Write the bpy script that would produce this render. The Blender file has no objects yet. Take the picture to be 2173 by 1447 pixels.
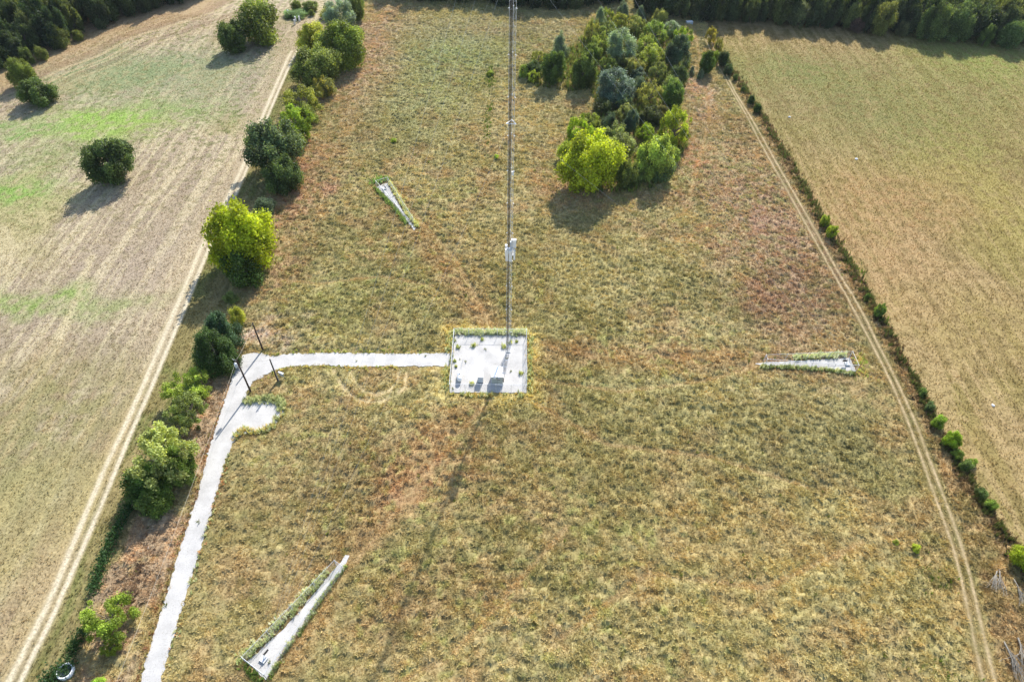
import bpy, math, random
import numpy as np
from mathutils import Matrix, Vector

scene = bpy.context.scene
COL = scene.collection
R = math.radians

# ------------------------------------------------------------------ camera
# a drone 100 m above the field, looking north and 47 degrees down
PITCH, ROLL = R(46.95), R(1.1)
fw = Vector((0, math.cos(PITCH), -math.sin(PITCH)))
x0 = Vector((1, 0, 0)); u0 = x0.cross(fw)
cx_ = x0 * math.cos(ROLL) + u0 * math.sin(ROLL)
cu_ = -x0 * math.sin(ROLL) + u0 * math.cos(ROLL)
cam = bpy.data.cameras.new('camera')
cam.sensor_width = 36.0
cam.lens = 36.0 * 1390.0 / 2173.0
cam.clip_start = 0.5
cam.clip_end = 8000
camo = bpy.data.objects.new('camera', cam)
COL.objects.link(camo)
camo.matrix_world = Matrix(((cx_[0], cu_[0], -fw[0], 0), (cx_[1], cu_[1], -fw[1], 0), (cx_[2], cu_[2], -fw[2], 100.0), (0, 0, 0, 1)))
scene.camera = camo

# ------------------------------------------------------------------ sky, sun, exposure
SUN_EL, SUN_AZ = R(38.7), R(15.7)          # azimuth clockwise from +Y
world = bpy.data.worlds.new('World'); scene.world = world
world.use_nodes = True
nt = world.node_tree
sky = nt.nodes.new('ShaderNodeTexSky'); sky.sky_type = 'NISHITA'
sky.sun_disc = False; sky.sun_elevation = SUN_EL; sky.sun_rotation = SUN_AZ
bg = nt.nodes['Background']; bg.inputs[1].default_value = 0.15
nt.links.new(sky.outputs[0], bg.inputs[0])
sun = bpy.data.lights.new('sun', 'SUN'); sun.energy = 4.2; sun.angle = R(0.5); sun.color = (1.0, 0.96, 0.91)
so = bpy.data.objects.new('sun', sun); COL.objects.link(so)
sd = Vector((math.sin(SUN_AZ) * math.cos(SUN_EL), math.cos(SUN_AZ) * math.cos(SUN_EL), math.sin(SUN_EL)))
so.rotation_euler = sd.to_track_quat('Z', 'Y').to_euler()
so.location = (40, 150, 160)
scene.view_settings.view_transform = 'Standard'
scene.view_settings.look = 'None'
scene.view_settings.exposure = 0.78
scene.view_settings.gamma = 1.0

# ------------------------------------------------------------------ noise helpers
def hash2(i, j, seed):
    h = (i.astype(np.int64) * 374761393 + j.astype(np.int64) * 668265263 + seed * 2147483647) & 0xFFFFFFFF
    h = ((h ^ (h >> 13)) * 1274126177) & 0xFFFFFFFF
    return ((h ^ (h >> 16)) & 0xFFFFFF) / float(0xFFFFFF)
def vnoise(x, y, seed=0):
    i = np.floor(x); j = np.floor(y); a = x - i; b = y - j
    a = a * a * (3 - 2 * a); b = b * b * (3 - 2 * b)
    h00 = hash2(i, j, seed); h10 = hash2(i + 1, j, seed); h01 = hash2(i, j + 1, seed); h11 = hash2(i + 1, j + 1, seed)
    return (h00 * (1 - a) + h10 * a) * (1 - b) + (h01 * (1 - a) + h11 * a) * b
def fbm(x, y, seed=0, octv=4):
    s = 0; amp = .5; tot = 0; c, q = .8, .6
    for o in range(octv):
        s = s + amp * vnoise(x, y, seed + o * 17); tot += amp; amp *= .55
        x, y = (x * c - y * q) * 2.03 + 13.7, (x * q + y * c) * 2.03 + 5.1
    return s / tot
def sm(a, b, v): 
    t = np.clip((v - a) / (b - a), 0, 1); return t * t * (3 - 2 * t)
def poly_dist(x, y, pts):
    d = np.full(x.shape, 1e9)
    for (ax, ay), (bx, by) in zip(pts[:-1], pts[1:]):
        dx, dy = bx - ax, by - ay; L = dx * dx + dy * dy + 1e-9
        t = np.clip(((x - ax) * dx + (y - ay) * dy) / L, 0, 1)
        d = np.minimum(d, np.hypot(x - ax - t * dx, y - ay - t * dy))
    return d
def inside(x, y, pts):
    r = np.zeros(x.shape, bool); n = len(pts)
    for k in range(n):
        ax, ay = pts[k]; bx, by = pts[(k + 1) % n]
        if ay == by: continue
        c = ((ay > y) != (by > y)) & (x < (bx - ax) * (y - ay) / (by - ay) + ax)
        r ^= c
    return r
def xat(pts, y):
    p = sorted(pts, key=lambda q: q[1])
    return np.interp(y, [q[1] for q in p], [q[0] for q in p])

# ------------------------------------------------------------------ survey of the place (metres, x east, y north)
left_rut = [(-70,6),(-69.3,22),(-69.2,28.6),(-69.1,35),(-69.3,41),(-69.9,47.6),(-70.4,54.8),(-71,62.4),(-71.1,70.5),(-71.6,79.8),(-72.9,99.3),(-73.5,107.6),(-74.5,121.3),(-74.6,135.6),(-74.6,145.1),(-75.1,158.7),(-76.7,177.9),(-78.1,200),(-79.2,221.5),(-79.6,232)]
right_rut = [(-68.2,6),(-67.6,22),(-67.6,28.5),(-67.5,35),(-67.7,40),(-68,47.2),(-68.4,54.8),(-68.9,61.7),(-69.4,68.7),(-69.7,77),(-71,99.4),(-71.8,109.5),(-72.6,121),(-72.8,135.2),(-73,145.2),(-73.7,158.7),(-75.2,177.9),(-76.5,200),(-77.6,221.6),(-77.8,232)]
east_left_rut = [(69.4,252),(69.4,240),(69.6,228),(70.4,210),(71.5,191.2),(71.9,175.3),(72.4,163.4),(73.2,148.1),(74,131.1),(74.7,116.3),(75.2,108.8),(75.4,101.3),(75.6,95),(75.7,86),(75.5,79.5),(75.2,74.5),(74.5,67.2),(73.8,61.2),(73.2,55.4),(72.6,50.2),(71.8,45.5),(70.6,40.7),(69.8,37.3),(69,34.4),(68,29.8),(66.5,22),(64,10)]
east_right_rut = [(71.2,252),(71,240),(71,226),(71.4,205.5),(72.5,191.3),(73.3,176.1),(73.8,163.4),(74.7,148.1),(75.5,131.2),(76,117.2),(76.7,108.9),(77,101.8),(76.9,95),(77,86),(76.8,79),(76.5,73.6),(75.8,66.7),(75.2,60.5),(74.7,55),(74,49.4),(73.1,44.7),(72.1,40.5),(71.3,37.3),(70.5,33.8),(69.5,29.4),(68,22),(65.6,10)]
right_fence = [(74,340),(72.5,247.5),(73.3,230.4),(74.1,218.1),(75.5,201.2),(76.6,186.2),(77.5,167.3),(78,153.8),(78.6,140.7),(79.1,130.4),(79.6,121.6),(79.9,114.5),(80.1,106.7),(80.4,98),(80.5,88),(80.4,80.3),(80.4,72),(80.7,64.1),(81,59),(81.5,55.8),(81.9,53.2),(82.2,50.6),(82.6,46.4),(83.9,32.3),(85,0)]
hedge = [(-67.5,340),(-67,277.3),(-66.9,235),(-65.9,187.4),(-64.6,146.9),(-62.7,109.8),(-61.4,89.6),(-61.4,75.1),(-61.2,56.9),(-62,41.3),(-61.9,26.7),(-62,0)]
gravel = [(-49.4,8),(-50.7,22.6),(-51,26.9),(-51.6,33.5),(-51.9,38.9),(-52.4,44.8),(-52.6,49.1),(-52.9,55.1),(-53.3,59),(-54,64.3),(-54.3,69),(-54.6,74.9),(-54.9,80.2),(-55.1,83.5),(-55.2,86.2),(-54.6,88),(-53,88.8),(-51,88.6),(-48.9,87.9),(-45.2,88.6),(-37.7,89.1),(-22.8,89.3),(-12.6,89.7),(-12.4,86.1),(-22.6,85.9),(-32.6,85.5),(-37,85.8),(-43.4,85.5),(-46.1,84.7),(-49.2,82.6),(-50.7,81),(-51.2,78.8),(-50.6,76.6),(-46.9,76.6),(-43.3,76.2),(-42.9,73.9),(-43.5,71.7),(-44.4,69.6),(-47,69.3),(-49.0,68.7),(-50.1,67.1),(-50.4,64.2),(-49.9,57.3),(-49.7,53),(-49.3,49.1),(-49.1,42.7),(-48.8,37.4),(-48.6,33.2),(-48.1,27),(-47.5,22.7),(-46.2,8)]
pad = [(-11.9,79.4),(3.1,79.7),(3.1,95),(-12.2,94.8)]
TOWER = (-0.7, 90.5)
anchors = {
 'A': [(-36.9,148.5),(-34.4,145.4),(-30.9,140.6),(-28.7,137),(-25.5,131.4),(-24.7,130.2),(-24.4,131.2),(-27.1,135.3),(-29.1,139.3),(-31,143.3),(-33.1,147.8),(-34.2,150.6)],
 'B': [(49.5,88.3),(50.8,88.0),(58,88),(63.6,87.5),(66.7,87.1),(69.7,86.7),(69.6,90.5),(62.1,89.8),(57.4,89.3),(51.5,88.8)],
 'C': [(-37,29.8),(-33.6,27.6),(-32.1,31.4),(-29.8,36.2),(-28.7,38.6),(-27.2,41.6),(-25.9,43.5),(-25.2,46),(-25.9,46),(-26.4,44.8),(-27.6,43.2),(-30,39.1),(-32,35.8),(-33.8,33.4),(-36,30.9)]}
anchor_pt = {'A': (-34.6, 147.6), 'B': (68.4, 88.7), 'C': (-34.6, 30.2)}
arc_out = [(-35.7,84.6),(-33.6,81.3),(-30.9,78.3),(-27.9,76.8),(-24.7,76.9),(-22.2,78.3),(-20.7,80.9),(-20.9,84.3)]
arc_in = [(-32,84.5),(-30.3,81.1),(-28.3,79.3),(-25.9,78.7),(-23.8,79.4),(-22.4,81.6),(-22.4,84.3)]
forest_left = [(-235,150),(-200,178),(-179.5,195),(-170.9,210.1),(-167.2,221),(-159.4,231.6),(-156.3,243.1),(-150.1,252.9),(-142.5,260.5),(-132.3,272.5),(-128,281)]
forest_mid = [(-63.5,284),(-37.8,277.2),(-19,278.2),(0,272.3),(18.6,270.3),(30,276),(43.2,278),(55.5,264.8)]
forest_right = [(55.5,264.8),(72.7,263.7),(90.9,262.7),(108,259),(142.2,254.5),(171.6,249.1),(186.1,245.6),(206.3,242.5),(230,238)]

headland = [[(-128,128),(-122,122),(-118,113),(-117,104),(-121,95)],[(-125,128),(-119,121),(-115.5,112)],[(-99,118),(-96,104),(-94,92)],[(-90,60),(-84,48),(-80,34)]]
trails = [[(-56,111.5),(-44,110),(-30,113),(-18,110)],[(5,83),(22,80.5),(40,84),(49,88)],[(5,77),(18,68),(36,66),(52,60)],[(-26,138),(-14,120),(-4,97)],[(-24,45),(-12,66),(-4,78)],[(8,34),(22,44),(40,42),(58,50)],[(-30,20),(-8,31),(10,52)],[(71.5,300),(60,190),(44,140),(30,128)]]
mid_blobs = [(65,135,14,34,(168,130,108),0.6),(60,107,14,14,(152,117,92),0.5),(59,205,6,20,(186,150,128),0.55),(50,167,6,15,(185,140,110),0.5),(-51,232,10,43,(182,142,115),0.75),(-57,147,8,20,(170,128,98),0.7),(-56,113,7,8,(165,125,95),0.5),(-25,233,22,27,(148,155,102),0.7),(-33,192,13,18,(145,148,95),0.5),(-40,103,12,7,(142,140,74),0.4),(-53,96,6,4,(205,178,155),0.8),(47,48,26,18,(176,156,92),0.5),(58,70,16,8,(112,108,60),0.5),(28,73,18,9,(140,132,74),0.4),(-35,60,16,11,(132,110,70),0.5),(-16,34,19,6,(160,130,84),0.4),(-46,44,5,12,(150,125,75),0.4),(14,58,17,14,(150,128,76),0.4),(20,148,14,9,(170,130,95),0.5),(10,118,17,14,(160,148,88),0.4),(-15,62,13,6,(165,118,82),0.4),(73,74,6,17,(170,140,90),0.4),(-4,118,18,21,(160,140,84),0.3),(-2,187,14,20,(172,150,98),0.4),(70,37,4,7,(180,145,80),0.4),(-10,252,40,14,(150,135,100),0.5)]
left_blobs = [(-124,181,15,8,(172,204,96),1.0),(-130,174,12,5,(174,200,100),0.85),(-111,177,8,4,(172,190,95),0.6),(-146,175,11,5,(156,184,104),0.7),(-130,143,11,7,(160,190,98),0.85),(-129,161,15,7,(165,180,112),0.5),(-101,103,15,4,(164,184,102),0.8),(-84,103,7,3,(164,180,100),0.5),(-106,190,16,7,(160,185,92),0.65),(-121,214,27,17,(150,170,118),0.6),(-143,210,18,13,(158,172,122),0.5),(-83,76,16,11,(168,160,104),0.6),(-86,64,9,11,(172,165,112),0.5),(-72,38,12,12,(200,176,132),0.6),(-83,116,10,15,(205,185,160),0.4),(-100,208,16,20,(185,185,145),0.4),(-160,256,46,13,(205,165,115),0.3)]
right_blobs = [(72,208,6,30,(168,174,96),0.65),(169,234,29,22,(172,184,92),0.7),(128,181,26,25,(170,165,85),0.6),(108,197,27,25,(150,148,92),0.6),(98,223,21,17,(150,155,90),0.7),(127,143,12,25,(182,172,90),0.6),(101,148,22,15,(204,162,112),0.5),(85,121,12,21,(206,166,116),0.45),(103,99,13,14,(188,168,98),0.5),(86,68,9,8,(190,162,100),0.4),(96,188,10,26,(175,158,100),0.3),(150,212,40,30,(152,150,86),0.45)]

ALB = 0.62          # brightness of the picture colours in the tables -> surface albedo
def lin(c): 
    c = np.asarray(c, float) / 255.0
    return np.where(c < .04045, c / 12.92, ((c + .055) / 1.055) ** 2.4)
def mixc(a, b, t): return a * (1 - t[..., None]) + b * t[..., None]

def ground_color(x, y):
    """the colour of the growth itself at a spot of the ground (linear albedo) and its kind: 0 mown west, 1 tall, 2 mown east, 3 verge"""
    xl = xat(hedge, y) + (fbm(x * .15, y * .15, 5, 2) - .5) * 3; xr = xat(right_fence, y) + (fbm(x * .3, y * .3, 6, 2) - .5) * 1.2
    n_big = fbm(x / 26, y / 26, 1); n_mid = fbm(x / 7, y / 7, 2); n_sm = fbm(x / 1.6, y / 1.6, 3, 3)
    n_fine = fbm(x / .7, y / 1.6, 8, 2)
    wx = x + (n_mid - .5) * 16; wy = y + (fbm(x / 9, y / 9, 9) - .5) * 16
    def blobs(c, L):
        for bx, by, rx, ry, rgb, s in L:
            q = ((wx - bx) / rx) ** 2 + ((wy - by) / ry) ** 2
            w = np.exp(-q * .9) * s * (.35 + .95 * sm(.3, .62, n_sm * .7 + n_fine * .3))
            c = mixc(c, lin(rgb), np.clip(w, 0, 1))
        return c
    # tall field
    c = np.broadcast_to(lin((166, 152, 98)), x.shape + (3,)).copy()
    c = mixc(c, lin((130, 122, 66)), sm(.42, .62, n_big) * .55)
    c = mixc(c, lin((164, 130, 90)), sm(.52, .7, n_mid) * .5)
    c = mixc(c, lin((190, 166, 112)), sm(.55, .8, n_sm) * .5)
    c = mixc(c, lin((112, 108, 56)), sm(.50, .25, n_sm) * .45)
    c = blobs(c, mid_blobs)
    for k, p in anchor_pt.items():
        d = poly_dist(x, y, [TOWER, p])
        c = mixc(c, lin((170, 126, 84)), sm(5.5, .5, d + (n_mid - .5) * 6) * .42)
    dp = np.maximum(np.maximum(-12.2 - x, x - 3.1), np.maximum(79.5 - y, y - 95))
    c = mixc(c, lin((196, 178, 106)), sm(4.5, .8, dp + (n_sm - .5) * 5) * .75)
    c = mixc(c, lin((196, 172, 126)), np.clip(sm(.75, .25, poly_dist(x, y, arc_out)) + sm(.75, .25, poly_dist(x, y, arc_in)), 0, 1) * .7 * sm(.25, .6, n_sm))
    for tr in trails: c = mixc(c, lin((188, 158, 110)), sm(.7, .1, poly_dist(x, y, tr) + (n_sm - .5) * .8) * .5)
    yg = sm(.66, .74, fbm(x / 1.3, y / 1.3, 31, 2)) * sm(.5, .62, fbm(x / 22, y / 22, 32, 2))
    c = mixc(c, lin((160, 164, 84)), yg * .35)
    # mown west field
    st = fbm(x * 1.1 + (n_big - .5) * 4, y * .03, 11, 3); st2 = fbm(x * .35, y * .012, 12, 2)
    w = np.broadcast_to(lin((204, 184, 152)), x.shape + (3,)).copy()
    w = mixc(w, lin((188, 168, 146)), sm(.4, .65, n_mid) * .45)
    w = mixc(w, lin((232, 214, 172)), sm(.52, .62, st) * .75)
    w = mixc(w, lin((182, 160, 132)), sm(.47, .36, st) * .35)
    near = sm(95, 60, y + (n_big - .5) * 40)
    w = mixc(w, lin((166, 152, 100)), near * sm(.35, .6, n_mid) * .6); w = mixc(w, lin((176, 146, 112)), near * sm(.50, .6, fbm(x * .55, y * .02, 15, 3)) * .6)
    w = mixc(w, lin((228, 202, 146)), near * sm(.56, .63, fbm(x * .8, y * .02, 16, 2)) * .6)
    w = mixc(w, lin((188, 178, 108)), sm(.5, .7, n_big) * .5)
    sp = sm(.58, .72, fbm(x / 1.1, y / 1.1, 14, 2))
    w = mixc(w, lin((136, 148, 84)), sp * sm(110, 200, y + (n_big - .5) * 80) * .8)
    w = mixc(w, lin((150, 138, 90)), sp * .35)
    w = blobs(w, left_blobs)
    de = poly_dist(x, y, forest_left)
    turn = sm(34, 22, de); st3 = fbm(de * .6, x * .015, 18, 2)
    w = mixc(w, lin((230, 206, 160)), turn * sm(.55, .63, st3) * .6); w = mixc(w, lin((170, 142, 112)), turn * sm(.46, .38, st3) * .5)
    for hd in headland: w = mixc(w, lin((232, 214, 168)), sm(1.3, .3, poly_dist(x, y, hd) + (n_sm - .5) * 1.5) * .55)
    w = mixc(w, lin((200, 164, 118)), sm(20, 6, de + (n_mid - .5) * 8) * .6)
    xt = xat([((a[0] + b[0]) / 2, (a[1] + b[1]) / 2) for a, b in zip(left_rut, right_rut)], y)
    w = mixc(w, lin((226, 204, 162)), sm(7, 1.5, np.abs(x - xt + 1.8)) * sm(40, 120, y) * .4)
    # verge between the west track and the hedgerow
    v = np.broadcast_to(lin((168, 152, 92)), x.shape + (3,)).copy()
    v = mixc(v, lin((132, 142, 70)), sm(.45, .65, n_mid) * .6)
    v = mixc(v, lin((205, 180, 122)), sm(.5, .66, st) * .5)
    v = mixc(v, lin((128, 112, 68)), sm(.5, .3, n_sm) * .35)
    tv = sm(-.6, 1.0, x - xt - .9)
    w = mixc(w, v, tv * sm(238, 225, y))
    # brown strip between hedgerow and gravel
    b = mixc(np.broadcast_to(lin((158, 134, 104)), x.shape + (3,)), lin((186, 150, 108)), sm(.45, .7, n_sm) * .7)
    b = mixc(b, lin((160, 150, 80)), sm(.6, .75, n_mid) * .5)
    c = mixc(c, b, sm(1, -1, x + 52.5) * sm(86, 80, y))
    # mown east field
    se = fbm(x * .9 + (n_big - .5) * 3, y * .035, 21, 3)
    e = np.broadcast_to(lin((184, 157, 108)), x.shape + (3,)).copy()
    e = mixc(e, lin((172, 158, 88)), sm(.42, .62, n_big) * .65)
    e = mixc(e, lin((212, 182, 130)), sm(.52, .62, se) * .6)
    e = mixc(e, lin((150, 128, 80)), sm(.47, .36, se) * .5)
    e = mixc(e, lin((222, 190, 138)), sm(.58, .8, n_sm) * .55)
    e = mixc(e, lin((138, 120, 70)), sm(.45, .25, n_sm) * .5)
    e = blobs(e, right_blobs)
    # east strip by the track
    s = mixc(np.broadcast_to(lin((152, 122, 80)), x.shape + (3,)), lin((128, 118, 64)), sm(.45, .65, n_mid) * .7)
    s = mixc(s, lin((186, 152, 100)), sm(.5, .75, n_sm) * .6)
    c = mixc(c, s, sm(.5, 1.5, x - xat(east_right_rut, y)) * .8)
    fl = sm(-.6, .6, xl - x); fr = sm(-.3, .3, x - xr)
    out = mixc(mixc(c, w, fl), e, fr)
    # thin bare litter along the fence row
    kind = np.where(x < xl, np.where((x > xt) & (y < 232), 3, 0), np.where(x > xr, 2, 1))
    gm = ((kind == 1) | (kind == 3)) * .09 + .05
    out = mixc(out, out.mean(-1, keepdims=True) * np.array([1.02, 1.08, .86]), gm)
    return np.clip(out * ALB, .004, .9), kind
def closed(p): return p + [p[0]]
def bumps(x, y, kind):
    """height of the matted old growth: clumps about a metre across in the tall field, almost nothing where it is mown or worn"""
    q = (y * .0 + 1.0) * (kind == 1)
    for p in [gravel, pad] + list(anchors.values()):
        near = (x > min(a[0] for a in p) - 3) & (x < max(a[0] for a in p) + 3) & (y > min(a[1] for a in p) - 3) & (y < max(a[1] for a in p) + 3) & (q > 0)
        if near.any():
            i = np.nonzero(near); xx, yy = x[i], y[i]; d = poly_dist(xx, yy, closed(p)); d[inside(xx, yy, p)] = 0
            q[i] *= sm(.5, 1.8, d)
    for p in [left_rut, right_rut, east_left_rut, east_right_rut, arc_out, arc_in] + trails: q = q * sm(.3, 1.3, poly_dist(x, y, p))
    cl = fbm(x / .95, y / .85, 81, 3); big = fbm(x / 12, y / 12, 82, 2)
    return q * (sm(.25, .8, cl) * .52 * (.45 + .9 * big)) - .10 * fbm(x / .9, y / .9, 41, 2) - .02

# ------------------------------------------------------------------ object helpers
def tag(o, label=None, cat=None, group=None, kind=None):
    if label: o['label'] = label
    if cat: o['category'] = cat
    if group: o['group'] = group
    if kind: o['kind'] = kind
    return o
def link(name, me, parent=None):
    o = bpy.data.objects.new(name, me); COL.objects.link(o)
    if parent: o.parent = parent
    return o
def thing(name, label, cat, loc=(0, 0, 0), group=None, rz=0):
    o = link(name, None); o.location = loc; o.rotation_euler = (0, 0, rz); o.empty_display_size = .5
    return tag(o, label, cat, group)
def mesh_np(name, v, f, mat, col=None, tint=None, smooth=False):
    me = bpy.data.meshes.new(name); v = np.asarray(v, np.float32); f = np.asarray(f, np.int32)
    n, k = f.shape
    me.vertices.add(len(v)); me.vertices.foreach_set('co', v.ravel())
    me.loops.add(n * k); me.loops.foreach_set('vertex_index', f.ravel())
    me.polygons.add(n); me.polygons.foreach_set('loop_start', np.arange(0, n * k, k, dtype=np.int32))
    me.polygons.foreach_set('use_smooth', np.full(n, smooth, bool))
    me.update(calc_edges=True)
    if col is not None:
        a = me.color_attributes.new('col', 'FLOAT_COLOR', 'POINT')
        a.data.foreach_set('color', np.concatenate([col, np.ones((len(v), 1))], 1).astype(np.float32).ravel())
    if tint is not None:
        a = me.attributes.new('tint', 'FLOAT', 'POINT'); a.data.foreach_set('value', tint.astype(np.float32))
    if mat: me.materials.append(mat)
    return me
class MB:
    """collects boxes, tubes and lathes into one mesh"""
    def __init__(s): s.v = []; s.f = []
    def box(s, c, d, rz=0, taper=1):
        n = len(s.v); cr, sr = math.cos(rz), math.sin(rz)
        for z in (-1, 1):
            for a, b in ((-1, -1), (1, -1), (1, 1), (-1, 1)):
                t = taper if z > 0 else 1
                x, y = a * d[0] / 2 * t, b * d[1] / 2 * t
                s.v.append((c[0] + x * cr - y * sr, c[1] + x * sr + y * cr, c[2] + z * d[2] / 2))
        for q in ((3, 2, 1, 0), (4, 5, 6, 7), (0, 1, 5, 4), (1, 2, 6, 5), (2, 3, 7, 6), (3, 0, 4, 7)): s.f.append([n + i for i in q])
        return s
    def tube(s, pts, r, seg=6, cap=True):
        pts = [Vector(p) for p in pts]; rs = r if isinstance(r, (list, tuple)) else [r] * len(pts)
        rings = []
        for i, p in enumerate(pts):
            d = (pts[min(i + 1, len(pts) - 1)] - pts[max(i - 1, 0)]).normalized()
            a = d.cross(Vector((0, 0, 1)) if abs(d.z) < .9 else Vector((1, 0, 0))).normalized(); b = d.cross(a)
            rings.append(len(s.v))
            for k in range(seg):
                t = 2 * math.pi * k / seg; s.v.append(tuple(p + (a * math.cos(t) + b * math.sin(t)) * rs[i]))
        for i in range(len(pts) - 1):
            for k in range(seg):
                k2 = (k + 1) % seg; s.f.append([rings[i] + k, rings[i + 1] + k, rings[i + 1] + k2, rings[i] + k2])
        if cap:
            s.f.append([rings[0] + k for k in range(seg)]); s.f.append([rings[-1] + k for k in reversed(range(seg))])
        return s
    def lathe(s, prof, c=(0, 0, 0), seg=24, axis='Z'):
        base = len(s.v)
        for (r, z) in prof:
            for k in range(seg):
                t = 2 * math.pi * k / seg; a, b = r * math.cos(t), r * math.sin(t)
                p = (a, b, z) if axis == 'Z' else (a, z, b)
                s.v.append((c[0] + p[0], c[1] + p[1], c[2] + p[2]))
        for i in range(len(prof) - 1):
            for k in range(seg):
                k2 = (k + 1) % seg; q = [base + i * seg + k, base + i * seg + k2, base + (i + 1) * seg + k2, base + (i + 1) * seg + k]
                s.f.append(q if axis == 'Z' else q[::-1])
        return s
    def build(s, name, mat, parent=None, smooth=False):
        me = bpy.data.meshes.new(name); me.from_pydata(s.v, [], s.f); me.update()
        me.materials.append(mat)
        if smooth: me.polygons.foreach_set('use_smooth', [True] * len(me.polygons))
        return link(name, me, parent)

# ------------------------------------------------------------------ materials
def new_mat(name):
    m = bpy.data.materials.new(name); m.use_nodes = True
    n = m.node_tree; return m, n, n.nodes['Principled BSDF'], n.nodes['Material Output']
def mat_plain(name, rgb, rough=.7, metal=0, noise=.15, scale=3):
    m, n, b, o = new_mat(name)
    tc = n.nodes.new('ShaderNodeTexCoord'); nz = n.nodes.new('ShaderNodeTexNoise'); nz.inputs['Scale'].default_value = scale; nz.inputs['Detail'].default_value = 5
    n.links.new(tc.outputs['Object'], nz.inputs['Vector'])
    mr = n.nodes.new('ShaderNodeMapRange'); mr.inputs[1].default_value = .3; mr.inputs[2].default_value = .7; mr.inputs[3].default_value = 1 - noise; mr.inputs[4].default_value = 1 + noise
    n.links.new(nz.outputs[0], mr.inputs[0])
    mx = n.nodes.new('ShaderNodeVectorMath'); mx.operation = 'SCALE'; mx.inputs[0].default_value = rgb
    n.links.new(mr.outputs[0], mx.inputs['Scale']); n.links.new(mx.outputs[0], b.inputs['Base Color'])
    b.inputs['Roughness'].default_value = rough; b.inputs['Metallic'].default_value = metal
    return m
def mat_ground():
    m, n, b, o = new_mat('ground')
    at = n.nodes.new('ShaderNodeAttribute'); at.attribute_name = 'col'
    tc = n.nodes.new('ShaderNodeTexCoord')
    nz = n.nodes.new('ShaderNodeTexNoise'); nz.inputs['Scale'].default_value = 2.6; nz.inputs['Detail'].default_value = 6; nz.inputs['Roughness'].default_value = .7
    n.links.new(tc.outputs['Object'], nz.inputs['Vector'])
    mr = n.nodes.new('ShaderNodeMapRange'); mr.inputs[1].default_value = .3; mr.inputs[2].default_value = .72; mr.inputs[3].default_value = .55; mr.inputs[4].default_value = 1.4
    n.links.new(nz.outputs[0], mr.inputs[0])
    mx = n.nodes.new('ShaderNodeVectorMath'); mx.operation = 'SCALE'
    n.links.new(at.outputs['Color'], mx.inputs[0]); n.links.new(mr.outputs[0], mx.inputs['Scale'])
    n.links.new(mx.outputs[0], b.inputs['Base Color'])
    bp = n.nodes.new('ShaderNodeBump'); bp.inputs['Strength'].default_value = .8; bp.inputs['Distance'].default_value = .12
    n.links.new(nz.outputs[0], bp.inputs['Height']); n.links.new(bp.outputs[0], b.inputs['Normal'])
    b.inputs['Roughness'].default_value = 1; b.inputs['Specular IOR Level'].default_value = 0.05
    return m
def mat_leafy(name, use_obj, trans=.4):
    m, n, b, o = new_mat(name)
    at = n.nodes.new('ShaderNodeAttribute'); at.attribute_name = 'col' if not use_obj else 'tint'
    if use_obj:
        oi = n.nodes.new('ShaderNodeObjectInfo'); sc = n.nodes.new('ShaderNodeVectorMath'); sc.operation = 'SCALE'
        n.links.new(oi.outputs['Color'], sc.inputs[0]); n.links.new(at.outputs['Fac'], sc.inputs['Scale']); src = sc.outputs[0]
    else: src = at.outputs['Color']
    n.links.new(src, b.inputs['Base Color']); b.inputs['Roughness'].default_value = .55; b.inputs['Specular IOR Level'].default_value = .25 if use_obj else .1
    tr = n.nodes.new('ShaderNodeBsdfTranslucent')
    tm = n.nodes.new('ShaderNodeVectorMath'); tm.operation = 'MULTIPLY'; tm.inputs[1].default_value = (1.2, 1.12, .5) if use_obj else (1.1, 1.05, .9)
    n.links.new(src, tm.inputs[0]); n.links.new(tm.outputs[0], tr.inputs['Color'])
    mx = n.nodes.new('ShaderNodeMixShader'); mx.inputs[0].default_value = trans
    n.links.new(b.outputs[0], mx.inputs[1]); n.links.new(tr.outputs[0], mx.inputs[2]); n.links.new(mx.outputs[0], o.inputs['Surface'])
    return m
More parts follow.
